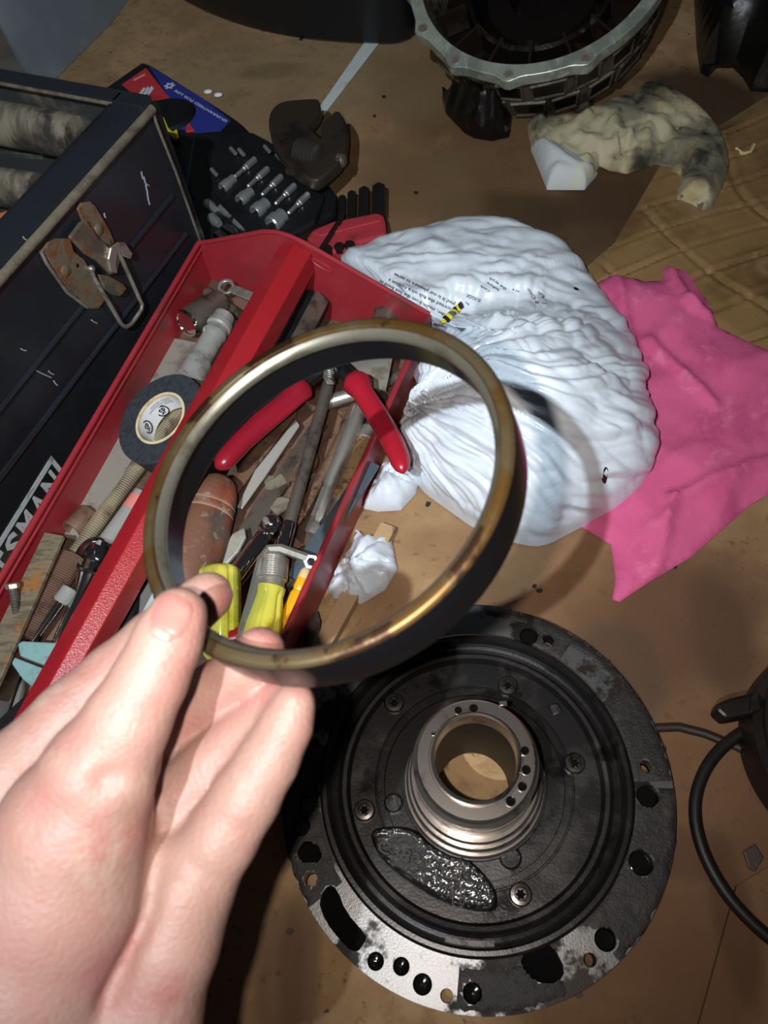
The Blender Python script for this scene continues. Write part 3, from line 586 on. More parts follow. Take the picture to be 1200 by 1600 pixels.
bw = [onface(143, 420, .0040), onface(146, 432, .0045), onface(190, 507, .0045), onface(197, 511, .0045), onface(205, 507, .0045), onface(221, 484, .0045), onface(222, 476, .0045), onface(189, 402, .0058), onface(184, 393, .0062)]
g = G(); g.tube(resample(bw, .004, False), .0016, 10); link('bail_wire', g, STEEL, latch); g = G(); g.ball(bw[0], .0026, 12); link('bail_end', g, STEEL, latch)
# painted name and frame, lower on the front face
fa, fb = onface(80, 712, .0003), onface(-60, 938, .0003); lu = (fa - fb).normalized(); ld = UP * -1
def mark(name, P, parent=box): g = G(); g.prism(P, tn * .0003); return link(name, g, LETTER, parent, smooth=0)
fr = mark('letter_frame', [fa, fa + ld * .0046, fb - lu * .12 + ld * .0046, fb - lu * .12])
mark('frame_end', [fa, fa + ld * .034, fa - lu * .0036 + ld * .034, fa - lu * .0036], fr)
na = onface(71, 746, .0003); pitch = (onface(74, 752) - onface(13, 844)).length / 3; lh = .0215
basep = na + lu * pitch * .5 + ld * lh
for i, ch in enumerate('CRAFTSMAN'):
    x0 = basep - lu * pitch * (9 - i); 
    lettering('letter', ch, (lambda s, v, x0=x0: x0 + lu * (pitch * (.08 + .84 * s)) + UP * (lh * v)), LETTER, fr, bold=.03)
# things lying inside the toolbox
def pipe(name, label, cat, P, rpx, m, z):
    pts = [at(x, y, z) for x, y in P]; r = mm(rpx, pts[0]); g = G(); g.tube(resample(pts, .01, False), r, 16); return single(name, label, cat, g, m, smooth=60)
def pipe2(P0, P1, z, r): return [at(*P0, z), at(*P1, z)]
A_, B_ = at(124, 215, .135), at(-60, 182, .135); g = G(); g.lathe(A_, B_ - A_, [(0, .004), (.001, .0150), (.02, .0165), ((B_ - A_).length, .0165)], 20); single('wooden_bar', 'grimy tan round bar lying across the inside of the toolbox end', 'handle', g, GRIMY)
A_, B_ = at(64, 300, .128), at(-60, 285, .128); g = G(); g.lathe(A_, B_ - A_, [(0, .004), (.001, .0130), (.015, .0140), ((B_ - A_).length, .0140)], 20); single('wooden_dowel', 'shorter dusty brown round bar inside the toolbox nearer the latch', 'handle', g, GRIMY)
g = G(); g.box(lerp(at(96, 240, .10), at(-30, 230, .10), .5), (at(96, 240, .1) - at(-30, 230, .1)) * .5, td * .02, UP * .012); single('inner_tray', 'dark dusty metal tray down inside the toolbox', 'tray', g, BOXIN, bevel=.001)
g = G(); p = at(20, 338, ZT - .03); g.box(p, V((.010, .004, 0)), V((-.0015, .004, 0)), UP * .003); single('orange_scrap', 'small orange brown scrap just inside the toolbox rim', 'scrap', g, mat('orange_scrap', rgb(168, 96, 56), .7), bevel=.001)
# dusty shelf that carries the bars
slab('inner_shelf', [Tb + td * .0025 + UP * .10 + tv * .04, Tb + td * .0025 + UP * .108 + tv * .04, Tb + td * .18 + UP * .108 + tv * .04, Tb + td * .18 + UP * .10 + tv * .04], BOXIN, tv * .17)
# ------------------------------------------------------------------ white plastic bag
bag_px = [(648, 600), (622, 655), (634, 705), (652, 752), (700, 785), (745, 818), (800, 836), (850, 846), (905, 815), (988, 778), (1026, 722), (1010, 620), (1003, 560), (988, 518), (945, 462), (905, 415), (872, 378), (800, 347), (720, 343), (640, 360), (560, 386), (520, 402), (560, 450), (640, 505), (672, 530)]
def bz_(p):                       # outline height: far edge is the shoulder of the bag
    return .012 if p[1] > 560 else .018
bag2 = [at(p[0], p[1], bz_(p)).xy for p in bag_px]
KN = at(640, 650, .03); MF = at(845, 610, .09); MR = at(760, 400, .05)
nR_ = V((-dr.y, dr.x, 0)); nR_ = nR_ if nR_.x > 0 else -nR_
def clear_tray(P, gap=.003):
    """keep a floor outline outside the tray's right wall"""
    out = []
    for p in P:
        q = V((p[0], p[1], 0)) - V((Rf.x, Rf.y, 0)); s_ = q.dot(nR_)
        out.append(((V((p[0], p[1], 0)) + nR_ * max(0, gap - s_)).xy) if q.dot(en) > -.004 and s_ < gap else V(p[:2]))
    return out
bag2 = clear_tray(bag2)
BC = at(795, 605, .03); BC = V((BC.x, BC.y, 0))
def baghm(x, y):
    p = V((x, y, 0)); df = (V((MF.x, MF.y, 0)) - p).length; dr_ = (V((MR.x, MR.y, 0)) - p).length
    hm = .050 + .050 * math.exp(-(df / .085) ** 2) + .008 * math.exp(-(dr_ / .07) ** 2)
    vy = lerp(VA.y, VB.y, (x - VA.x) / (VB.x - VA.x)) + .006 * math.sin(x * 60)
    hm -= .020 * math.exp(-((y - vy) / .014) ** 2) * smoothstep(.12, -.02, x)
    return hm
VA, VB = at(690, 490, .05), at(930, 455, .05)
ol = resample([V((p.x, p.y, 0)) for p in bag2], .002, True, 2); oa = sorted((math.atan2(p.y - BC.y, p.x - BC.x), (p - BC).length) for p in ol)
OA = np.array([q[0] for q in oa]); ORr = np.array([q[1] for q in oa]); OA = np.concatenate([OA - 6.283185, OA, OA + 6.283185]); ORr = np.concatenate([ORr] * 3)
NA, NR = 330, 120; bv = []; bf = []
for i in range(NR + 1):
    ph = (i + .6) / (NR + .6); sxy = math.sin(ph * math.pi / 2) ** .92; hz = math.cos(min(1, ph) * math.pi / 2) ** .62 if ph < 1 else 0
    for k in range(NA):
        a = -math.pi + 6.283185 * k / NA; ro = float(np.interp(a, OA, ORr)); bul = 1 + .012 * math.sin(ph * 3.1)
        p = BC + V((math.cos(a), math.sin(a), 0)) * (ro * sxy * bul); bv.append(V((p.x, p.y, .002 + baghm(p.x, p.y) * hz)))
ct = len(bv); bv.append(V((BC.x, BC.y, .002 + baghm(BC.x, BC.y)))); cb_ = len(bv); bv.append(V((BC.x, BC.y, .0015)))
for i in range(NR):
    for k in range(NA): bf.append((i * NA + k, (i + 1) * NA + k, (i + 1) * NA + (k + 1) % NA, i * NA + (k + 1) % NA))
bf += [(ct, k, (k + 1) % NA) for k in range(NA)] + [(cb_, NR * NA + (k + 1) % NA, NR * NA + k) for k in range(NA)]
tm = bpy.data.meshes.new('t'); tm.from_pydata([tuple(p) for p in bv], [], bf); tm.update(); nrm_ = [v.normal.copy() for v in tm.vertices]; bpy.data.meshes.remove(tm)
N = noise.noise
def crease(p): return abs(N(p)) * 2 - .45
def bagwr(p, edge):
    q = p - V((KN.x, KN.y, .03)); r = q.length; a = math.atan2(q.y, q.x) + .22 * N(p * 16) + .5 * q.z / (r + .03); nf = smoothstep(.27, .04, r)
    w = p + V((N(p * 10), N(p * 10 + V((7, 1, 3))), N(p * 10 + V((2, 9, 5))))) * .022
    u = w.x * .94 - w.y * .34; v = w.y * .94 + w.x * .34 + w.z * .6                 # long creases run to the lower right
    h = nf * (.0050 * crease(V((a * 4.2, r * 5, 3))) + .0040 * crease(V((a * 9, r * 8, 9))) + .0022 * crease(V((a * 20, r * 13, 5))) * smoothstep(.015, .06, r))
    h += .0032 * crease(V((u * 9, v * 24, 6))) + .0036 * crease(V((u * 19, v * 46, 2))) + .0020 * crease(V((u * 40, v * 90, 12))) + .0020 * crease(w * 30)
    return h * smoothstep(0, .10, edge) * .8
bv = [p + n * bagwr(p, 1 - min(1, (i // NA) / NR)) if i < NA * NR else p for i, (p, n) in enumerate(zip(bv, nrm_))]
bv = [V((p.x, p.y, max(.0012, p.z))) for p in bv]
bgm = G(); bgm.v = bv; bgm.f = bf; bag = single('plastic_bag', 'bulging crumpled white plastic bag with printed cooking text beside the red tray', 'bag', bgm, WHITEP, smooth=60)
bvh = BVHTree.FromPolygons([tuple(p) for p in bgm.v], bgm.f)
def onbag(px, py, off=.0006):
    r = cdir(px - 600, py - 800, F).normalized(); h = bvh.ray_cast(CAM, r)
    return (h[0] if h[0] else at(px, py, .04)), r
def bagtext(s, x0, y0, x1, y1, hpx, m=INK):
    """print on the film: the letters lie on the crumpled surface"""
    dx, dy = x1 - x0, y1 - y0; ln = math.hypot(dx, dy); ux, uy = dy / ln, -dx / ln
    def fn(a, v):
        p, r = onbag(x0 + dx * a + ux * hpx * v, y0 + dy * a + uy * hpx * v); return p - r * .0011
    lettering('printed_text', s, fn, m, bag, bold=.014)
bagtext('order, steam from the hot food m', 703, 494, 594, 437, 5.5)
bagtext('spread the fish on a cookie s', 705, 481, 608, 435, 5.5)
bagtext('you! It is our pleasure to serve', 712, 474, 617, 426, 5.5)
for s_, q in (('SUGGE', (752, 468, 730, 459, 5)), ('to', (734, 475, 728, 471, 4)), ('Cook', (766, 454, 751, 445, 4)), ('before', (780, 452, 762, 440, 4)), ('the appli', (792, 451, 766, 433, 4)), ('to a', (812, 454, 801, 451, 4)), ('Coo', (838, 466, 826, 450, 5)), ('fish', (852, 462, 842, 455, 5)), ('< 8', (854, 472, 836, 470, 4))):
    bagtext(s_, *q)
for (x, y, a, r) in ((946, 741, .9, 5.5), (900, 452, .9, 5)):
    c, _ = onbag(x, y); rr = mm(r, c); g = G(); vs = []
    for k in range(14):
        q = 6.2832 * k / 14; p = c + V((rr * .8 * math.cos(q), rr * 1.1 * math.sin(q), 0)); z = bvh.ray_cast(V((p.x, p.y, .4)), V((0, 0, -1))); vs.append(V((p.x, p.y, (z[0].z if z[0] else c.z) + .0008)))
    g.add(vs, [tuple(range(14))]); link('torn_hole', g, BLACKINK, bag, smooth=0)
# yellow and black striped cord at the mouth of the bag
P = []
for k in range(9):
    t = k / 8; p, _ = onbag(lerp(692, 722, t), lerp(508, 480, t)); P.append(p + UP * .003)
cord = thing('striped_tie', 'yellow and black striped tie on the white bag behind the tray corner', 'tie', P[0] - UP * .004)
for k in range(8):
    g = G(); g.tube([P[k], P[k + 1]], .0034, 8, flat=.5); link('stripe', g, YELLOWP if k % 2 == 0 else BLACKINK, cord)
# small white knots of film under the tray edge
def knot(nm, lab, px, zmax, ctr, seed):
    pts = clear_tray([at(*p, .004).xy for p in px], -.002); c = at(*ctr, .02)
    def top(x, y, d):
        a = math.atan2(y - c.y, x - c.x)
        return .002 + zmax * math.sqrt(max(0, 1 - (1 - min(1, d / .022)) ** 2)) + smoothstep(0, .004, d) * (.0060 * (abs(noise.noise(V((a * 3.2, d * 30, seed)))) * 2 - .4) + .0034 * (abs(noise.noise(V((x * 80, y * 60, seed)))) * 2 - .4))
    single(nm, lab, 'plastic scrap', patch(pts, .0022, top), WHITEP, smooth=40)
knot('plastic_scrap', 'crumpled white plastic end poking out under the red plier handle', [(558, 765), (585, 735), (616, 712), (648, 718), (657, 742), (650, 768), (626, 794), (590, 796), (562, 790)], .020, (590, 730), 1)
knot('plastic_scrap', 'lower crumpled white plastic piece on the wooden stick beside the tray', [(498, 915), (520, 880), (548, 852), (556, 825), (570, 836), (612, 842), (621, 886), (601, 919), (564, 941), (520, 932)], .016, (540, 880), 2)
# pine stick under them
A_, B_ = at(608, 824, .005), at(490, 1036, .005); d = (B_ - A_); u = V((0, 0, 1)).cross(d).normalized(); g = G(); g.box(lerp(A_, B_, .5), d * .5, u * .0058, UP * .0045)
single('wooden_stick', 'pale raw wooden stick lying on the cardboard along the red tray', 'stick', g, WOODST, smooth=0, bevel=.0006)
g = G(); c = at(486, 986, .013); d2 = (at(495, 955, .013) - at(478, 1022, .013)); g.lathe(at(478, 1024, .0165), d2, [(0, .001), (.006, .0035), (.015, .0056), (.024, .0048), (.030, .0005)], 14, ry=.8)
single('leather_scrap', 'dark leaf shaped scrap resting on the wooden stick at the tray edge', 'scrap', g, TIPM, smooth=60)
# ------------------------------------------------------------------ pink cloth
pk_px = [(925, 448), (950, 432), (985, 432), (1006, 440), (1034, 438), (1036, 413), (1052, 418), (1072, 420), (1090, 440), (1112, 478), (1122, 512), (1160, 530), (1215, 556), (1290, 600), (1260, 740), (1200, 772), (1168, 792), (1128, 828), (1080, 870), (1010, 912), (968, 940), (957, 936), (962, 905), (955, 850), (925, 832), (905, 820), (880, 790), (900, 650), (930, 520)]
def pinktop(x, y, d):
    h = .0022 + .004 * min(1, d / .03) + .0026 * noise.noise(V((x * 18, y * 18, 3))) * min(1, d / .02)
    h += smoothstep(0, .01, d) * (.0044 * max(0, 1 - 3.2 * abs(noise.noise(V((x * 9 + y * 5, y * 9 - x * 7, 7))))) + .0030 * max(0, 1 - 3.5 * abs(noise.noise(V((x * 22 - y * 12, y * 16, 5))))))
    for (p, q, wd, hh) in PF:
        ab = q - p; t = max(0, min(1, ((x - p.x) * ab.x + (y - p.y) * ab.y) / ab.length_squared)); e = math.hypot(x - p.x - ab.x * t, y - p.y - ab.y * t); h += hh * max(0, 1 - e / wd) * min(1, d / .006)
    return h
PF = [(at(*a), at(*b), .006, .006) for a, b in (((960, 440), (985, 560)), ((1065, 485), (1210, 560)), ((1015, 920), (1045, 790)), ((1010, 545), (1110, 640)), ((1045, 790), (1190, 730)), ((1080, 500), (1036, 420)))]
single('shop_towel', 'bright pink shop towel lying partly under the white bag', 'cloth', patch([at(*p, .002).xy for p in pk_px], .0042, pinktop), PINK, smooth=75)
# ------------------------------------------------------------------ stained rag
rg_px = [(824, 178), (868, 176), (905, 172), (945, 156), (975, 150), (1000, 128), (1032, 127), (1062, 138), (1088, 152), (1112, 172), (1130, 195), (1142, 222), (1145, 246), (1136, 275), (1128, 292), (1118, 312), (1104, 318), (1080, 306), (1060, 300), (1062, 278), (1066, 266), (1048, 246), (1030, 240), (1005, 248), (982, 255), (955, 250), (940, 243), (930, 260), (918, 272), (900, 266), (880, 268), (856, 272), (842, 240), (830, 212)]
RGC = at(965, 262, 0)
def ragtop(x, y, d):
    """folds run along the arc of the bunched cloth"""
    h = .003 + .013 * math.sqrt(max(0, 1 - (1 - min(1, d / .035)) ** 2)); w = smoothstep(0, .012, d)
    n_ = noise.noise; r = math.hypot(x - RGC.x, y - RGC.y) + .012 * n_(V((x * 18, y * 18, 1))); a = math.atan2(y - RGC.y, x - RGC.x)
    return h + w * (.0075 * (1 - 2 * abs(n_(V((r * 24, a * 1.2, 2))))) + .0045 * (abs(n_(V((r * 46, a * 2.2, 8)))) * 2 - .3) + .0014 * (abs(n_(V((x * 60 + y * 30, y * 50, 4)))) * 2 - .4))
single('stained_rag', 'dirty cream rag with black grease stains lying below the metal housing', 'cloth', patch([at(*p, .012).xy for p in rg_px], .0030, ragtop), RAG, smooth=85)
ptp = [at(x, y, .020) for x, y in ((832, 206), (862, 205), (890, 222), (920, 244), (938, 245), (918, 268), (880, 268), (858, 268))]
single('rag_corner', 'clean pale corner of cloth tucked under the left end of the stained rag', 'cloth', patch([p.xy for p in ptp], .003, lambda x, y, d: .004 + .020 * math.sqrt(max(0, 1 - (1 - min(1, d / .03)) ** 2)) + min(1, d / .008) * .010 * abs(noise.noise(V((x * 40 + y * 26, y * 30, 3))))), mat('clean_rag', rgb(178, 182, 180), .9, 0, [(rgb(186, 182, 160), 30, .5, .66)], bump=.3), smooth=75)
# ------------------------------------------------------------------ cast housing at the back
HC = V((.1119, .7954, .1159)); HN = V((-.1867, -.3447, .92)).normalized()
hou = thing('bell_housing', 'round cast aluminium housing with machined bolt flange at the top', 'engine part', V((HC.x, HC.y, 0)))
hu, hv, _ = frame(HN, V((1, 0, 0)))
def hang(px, py): p = hit(px, py, HC, HN) - HC; return math.atan2(p.dot(hv), p.dot(hu)), p.length
lob = [hang(x, y) for x, y in ((660, 44), (710, 95), (793, 120), (914, 90))]
lobs = lob + [(lob[0][0] - .42 * k, .119) for k in range(1, 9)]
prof_o = []; prof_i = []
NS = 160
for k in range(NS):
    q = 6.28318 * k / NS; r = .1215
    for (a, rr) in lobs:
        dd_ = abs((q - a + math.pi) % (2 * math.pi) - math.pi); r = max(r, .1215 + .0058 * math.exp(-(dd_ / .07) ** 2))
    prof_o.append(HC + (hu * math.cos(q) + hv * math.sin(q)) * r); prof_i.append(HC + (hu * math.cos(q) + hv * math.sin(q)) * .1095)
g = G(); th = HN * -.012; vs = prof_o + prof_i + [p + th for p in prof_o] + [p + th for p in prof_i]; fs = []
for k in range(NS):
    j = (k + 1) % NS; fs += [(k, j, NS + j, NS + k), (2 * NS + k, 3 * NS + k, 3 * NS + j, 2 * NS + j), (k, 2 * NS + k, 2 * NS + j, j), (NS + k, NS + j, 3 * NS + j, 3 * NS + k)]
g.add(vs, fs); link('flange', g, ALU, hou, smooth=30, bevel=.0008)
for (a, rr) in lobs:
    c = HC + (hu * math.cos(a) + hv * math.sin(a)) * .1195; g = G(); g.ring(c, HN, [(-.001, .0028), (.0004, .0032), (.0004, .0048), (-.001, .0050)], 18); hb = link('bolt_hole', g, STEEL, hou)
    g = G(); g.lathe(c, HN, [(-.002, .0030), (.0002, .0030), (.0002, 0)], 14); link('thread', g, RUSTY, hb)
# cast body: leans with the flange, ribs and pockets on its outside
bd = G(); bd.ring(HC, HN, [(-.012, .118), (-.020, .116), (-.050, .112), (-.078, .105), (-.082, .100), (-.082, .088), (-.030, .100), (-.012, .1095)], 96); link('cast_body', bd, ALUDIRT, hou, smooth=30)
for row, (t0, t1, r0, r1) in enumerate(((-.020, -.040, .1160, .1136), (-.048, -.071, .1124, .1072))):
    for k in range(13):
        a = -2.5 + k * .31 + row * .13
        u = hu * math.cos(a) + hv * math.sin(a); w = -hu * math.sin(a) + hv * math.cos(a); hw = .0118 if (k + row) % 3 else .0155
        P = [HC + HN * t0 + u * (r0 + .0004) - w * hw, HC + HN * t0 + u * (r0 + .0004) + w * hw, HC + HN * t1 + u * (r1 + .0004) + w * hw * .92, HC + HN * t1 + u * (r1 + .0004) - w * hw * .92]
        g = G(); g.prism(P, u * .0008); link('pocket', g, BLACKOIL, hou, smooth=0)
        fr_ = G(); fr_.tube(P, .0022, 6, True); link('rib', fr_, ALUDIRT, hou)
for k in range(15):                                              # inner vanes
    a = -2.9 + k * .39; u = hu * math.cos(a) + hv * math.sin(a); w = -hu * math.sin(a) + hv * math.cos(a); c = HC - HN * .030 + u * .088
    g = G(); g.box(c, u * .015, w * .0012, HN * .014); link('vane', g, mat('rusty_dark_vane', rgb(40, 31, 25), .3, .4, [(rgb(66, 46, 30), 60, .58, .7)]), hou, smooth=0)
g = G(); g.ring(HC, HN, [(-.060, .100), (-.052, .098), (-.050, .072), (-.034, .070), (-.032, .066), (-.060, .060)], 72); link('inner_drum', g, BLACKOIL, hou, smooth=30)
g = G(); g.lathe(HC - HN * .075, HN, [(0, .099), (.010, .099), (.012, .06), (.030, .052), (.032, .030), (.014, .026), (.014, 0)], 64); link('inner_plate', g, BLACKOIL, hou, smooth=30)
# a torn black lump of gasket under the left of the flange
jag = [(690, 112), (704, 122), (722, 118), (746, 138), (758, 126), (768, 128), (778, 142), (800, 150), (798, 170), (770, 176), (742, 172), (726, 164), (712, 150), (696, 134)]
lump = patch([at(*p, .03).xy for p in jag], .004, lambda x, y, d: .012 + .030 * min(1, d / .012) + .012 * noise.noise(V((x * 70, y * 70, 3))), lambda x, y, z: .001); link('oily_bracket', lump, BLACKOIL, hou, smooth=30)
g = G(); 
for k in range(3): p0 = HC + (hu * math.cos(-1.2 + k * 2.1) + hv * math.sin(-1.2 + k * 2.1)) * .09 - HN * .08; g.lathe(V((p0.x, p0.y, 0)), UP, [(0, .012), (max(.004, p0.z), .012)], 12)
link('foot', g, ALUDIRT, hou)
# black drain pan at the top, lump of casting at the upper right
dp = [(262, -8), (317, 23), (393, 50), (470, 65), (531, 71), (590, 74), (628, 74), (650, 62), (668, 30), (690, -40), (700, -160), (600, -300), (420, -280), (290, -110)]
P0 = resample([at(*p, .0).xy.to_3d() for p in dp], .03, True, 2); c = sum(P0, V()) / len(P0); n = len(P0); g = G()
rings = [(0, .97), (.004, .99), (.02, .995), (.026, 1.0), (.085, 1.03), (.09, 1.045), (.092, 1.04), (.086, 1.02), (.028, .985), (.012, .97)]
vs = []; fs = []
for z, s_ in rings: vs += [c + (p - c) * s_ + UP * z for p in P0]
for i in range(len(rings) - 1):
    for k in range(n): fs.append((i * n + k, i * n + (k + 1) % n, (i + 1) * n + (k + 1) % n, (i + 1) * n + k))
fs += [tuple(range(n)), tuple((len(rings) - 1) * n + k for k in range(n))]
g.add(vs, fs); single('drain_pan', 'large glossy black pan with rounded edge at the top centre', 'pan', g, mat('glossy_black_plastic', rgb(16, 19, 24), .34, 0, spec=.5), smooth=40)
mp_ = [(1085, -60), (1092, 60), (1098, 100), (1110, 106), (1124, 92), (1150, 92), (1166, 108), (1178, 128), (1210, 130), (1300, 110), (1330, -40), (1240, -140), (1130, -140)]
def lumptop(x, y, d): return .01 + .075 * math.sqrt(max(0, 1 - (1 - min(1, d / .05)) ** 2)) + min(1, d / .02) * .016 * noise.noise(V((x * 28, y * 28, 2))) + min(1, d / .01) * .006 * noise.noise(V((x * 80, y * 80, 5)))
single('engine_casting', 'black greasy lump of cast engine part in the upper right corner', 'engine part', patch([at(*p, .01).xy for p in mp_], .009, lumptop), mat('black_grease', rgb(13, 12, 10), .38, 0, [(rgb(40, 34, 28), 60, .62, .75)], bump=.4), smooth=40)
g = G(); A_, B_ = at(1072, 10, .07), at(1078, 96, .02)
# ------------------------------------------------------------------ white strip on the cardboard
A_, B_ = at(584, 64, .0), at(486, 198, .0); d = B_ - A_; u = V((0, 0, 1)).cross(d).normalized(); g = G()
g.prism([A_ - u * .0085 + UP * .0006, A_ + u * .0085 + UP * .0006, B_ + u * .0045 + UP * .0006, B_ - u * .0045 + UP * .0006], UP * .0006); single('white_strip', 'narrow white strip lying flat on the cardboard behind the adjustable wrench', 'strip', g, TAPEW, smooth=0)
# ------------------------------------------------------------------ black bit case behind the tray
ca = thing('bit_case', 'open black plastic bit case with blue and red card behind the red tray', 'case', at(360, 280, 0))
def pprism(P, z0, z1): return [at(x, y, z1) for x, y in P], V((0, 0, z0 - z1))
g = G(); g.prism(*pprism([(150, 146), (222, 96), (236, 101), (330, 160), (372, 188), (398, 214), (330, 300), (200, 300)], .001, .018)); link('lid', g, BLACKPL, ca, smooth=0, bevel=.003)
g = G(); g.prism(*pprism([(232, 102), (322, 158), (360, 188), (345, 204), (305, 207), (278, 200), (262, 172), (264, 152)], .018, .0186)); blue = link('card', g, CARDBLUE, ca, smooth=0); blue['label'] = 'blue printed card'
g = G(); g.prism(*pprism([(190, 132), (228, 106), (264, 152), (224, 160)], .018, .0186)); redc = link('card', g, CARDRED, ca, smooth=0); redc['label'] = 'red printed card'
ZL = .0188
def flatline(p0, p1, hpx, z):
    A, B = at(*p0, z), at(*p1, z); u = V((0, 0, 1)).cross(B - A).normalized(); h = mm(hpx, A)
    return lambda s, v: A + (B - A) * s + u * (h * v)
lettering('printed_text', 'GUARANTEED FOR LIFE', flatline((356, 189), (275, 140), 4.6, ZL), PRINTW, blue, bold=.015)
g = G(); c = at(265, 134, ZL); g.ring(c, UP, [(0, .0022), (.0002, .0022), (.0002, .0042), (0, .0042)], 16)
for k in range(6): q = 6.28 * k / 6; g.lathe(c + V((.0048 * math.cos(q), .0048 * math.sin(q), 0)), UP, [(0, .0013), (.0002, .0013)], 8)
link('printed_badge', g, PRINTW, blue, smooth=0)
for k in range(3):
    x = 217 + k * 6; g = G(); g.prism(*pprism([(x, 146 - k * 1.5), (x + 8, 136 - k), (x + 11, 140 - k), (x + 3, 152 - k * 1.5)], .0186, ZL)); link('printed_bar', g, PRINTW, redc, smooth=0)
g = G(); g.prism(*pprism([(226, 115), (227, 117), (209, 126), (208, 124)], .0186, ZL)); link('printed_line', g, mat('dull_print', rgb(220, 150, 150), .5), redc, smooth=0)
g = G(); g.prism(*pprism([(292, 196), (296, 192), (303, 203), (290, 204)], .018, .020)); link('latch_tab', g, CARDRED, ca, smooth=0)
g = G(); c0 = at(262, 178, .020); g.lathe(c0 - UP * .012, UP, [(0, .030), (.010, .030), (.013, .026), (.013, 0)], 28); link('hinge_cover', g, BLACKPL, ca, smooth=30)
g = G(); g.prism(*pprism([(250, 182), (256, 184), (263, 200), (270, 206), (276, 202), (278, 210), (272, 216), (262, 208), (256, 202)], .021, .024)); link('yellow_clip', g, YELLOWP, ca, smooth=0)
g = G(); g.prism(*pprism([(300, 210), (345, 206), (395, 205), (420, 218), (452, 240), (510, 282), (526, 306), (524, 330), (470, 374), (436, 398), (330, 392), (280, 330)], .001, .026)); link('case_base', g, BLACKPL, ca, smooth=0, bevel=.004)
g = G(); g.prism(*pprism([(322, 236), (366, 215), (440, 255), (506, 305), (492, 345), (440, 374), (400, 372), (334, 300)], .0255, .033)); ins = link('bit_insert', g, BLACKPL, ca, smooth=0, bevel=.002)
g = G(); g.tube([at(330, 302, .0335), at(398, 371, .0335)], .0011, 8); link('insert_edge', g, BLACKPL, ca)
zb = .0355
for i, (p, q) in enumerate([((366, 277), (399, 248)), ((387, 292), (419, 263)), ((409, 305), (440, 275)), ((430, 319), (461, 289)), ((450, 334), (482, 303))]):
    A, B = at(*p, zb), at(*q, zb); ln = (B - A).length; g = G(); g.lathe(A, B - A, [(0, .0011), (.001, .0018), (ln * .42, .0020), (ln * .46, .0014), (ln * .52, .0014), (ln * .56, .0031), (ln * .97, .0031), (ln, .0024)], 6); g.ball(lerp(A, B, .48), .0026, 10)
    tag(link('screwdriver_bit', g, BITM, None, smooth=25), 'satin steel driver bit lying in the black case, %s from the left in its row' % ('first', 'second', 'third', 'fourth', 'fifth')[i], 'bit', 'driver bits in the case')
for i, (p, r) in enumerate([((356, 287), .0050), ((383, 307), .0056), ((407, 325), .0064), ((433, 344), .0078)]):
    A = at(p[0] - 9, p[1] + 8, zb - .001); B = at(p[0] + 9, p[1] - 8, zb - .001); ln = (B - A).length; g = G(); g.lathe(A, B - A, [(ln * .3, 0), (ln * .3, r * .62), (0, r * .66), (0, r * .92), (.001, r), (ln * .55, r), (ln * .6, r * .84), (ln, r * .84), (ln, 0)], 20)
    single('socket', ('smallest', 'second smallest', 'second largest', 'largest')[i] + ' silver socket in the row below the driver bits', 'socket', g, BITM, 'sockets in the black case', smooth=30)
dots = [(417, 232), (436, 245), (460, 258), (478, 272), (500, 286), (364, 235), (377, 237), (334, 268)]
for i, (x, y) in enumerate(dots):
    A = at(x - 4, y - 4, .036); B = at(x + 4, y + 5, .036); g = G(); g.lathe(A, B - A, [(0, .0014), (.001, .0021), ((B - A).length, .0019)], 8); link('bit_end', g, BITM, ca, smooth=30)
for i, (x, y, r) in enumerate([(330, 322, .004), (336, 345, .0045), (352, 330, .004), (360, 364, .006), (345, 372, .004), (375, 350, .004)]):
    A = at(x - 7, y - 6, .028); B = at(x + 7, y + 6, .028); g = G(); g.lathe(A, B - A, [(0, r * .6), (.001, r), ((B - A).length * .7, r), ((B - A).length, r * .7)], 16); link('small_socket', g, CHROME if i in (3, 4) else BITM, ca, smooth=30)
# adjustable wrench
wr = thing('adjustable_wrench', 'big dark greasy adjustable wrench with open jaws behind the bit case', 'wrench', at(470, 230, 0))
wp = [(420, 203), (419, 180), (428, 165), (442, 157), (470, 154), (495, 153), (500, 158), (501, 170), (492, 184), (480, 196), (500, 214), (511, 220), (532, 232), (538, 245), (510, 272), (490, 285), (455, 262), (430, 232)]
g = G(); g.prism(resample([at(*p, .050) for p in wp], .003, True, 1), V((0, 0, -.012))); link('jaw_body', g, WRENCHM, wr, smooth=30, bevel=.002)
wp2 = [(502, 194), (514, 182), (526, 170), (536, 180), (543, 195), (543, 215), (541, 232), (536, 245), (524, 252), (512, 238), (500, 216)]
g = G(); g.prism(resample([at(*p, .051) for p in wp2], .003, True, 1), V((0, 0, -.010))); link('movable_jaw', g, WRENCHM, wr, smooth=30, bevel=.002)
A_, B_ = at(464, 237, .0475), at(500, 246, .0475); g = G(); ln = (B_ - A_).length; pr = []
for k in range(6): pr += [(ln * k / 6, .0088), (ln * (k + .45) / 6, .0122), (ln * (k + .6) / 6, .0122)]
g.lathe(A_, B_ - A_, pr + [(ln, .008)], 20); link('knurl', g, mat('dark_shiny_steel', rgb(120, 116, 110), .25, .85), wr, smooth=30)
A_, B_ = at(478, 262, .042), at(462, 276, .042); g = G(); d = B_ - A_; u = V((0, 0, 1)).cross(d).normalized(); g.box(lerp(A_, B_, .5), d * .5, u * .013, UP * .0035); link('handle', g, WRENCHM, wr, smooth=30, bevel=.002)
g = G(); c = at(534, 250, .046); g.lathe(c - V((.004, 0, 0)), V((1, -.3, 0)), [(0, .006), (.006, .006), (.008, .004)], 14); link('pin', g, DSTEEL, wr)
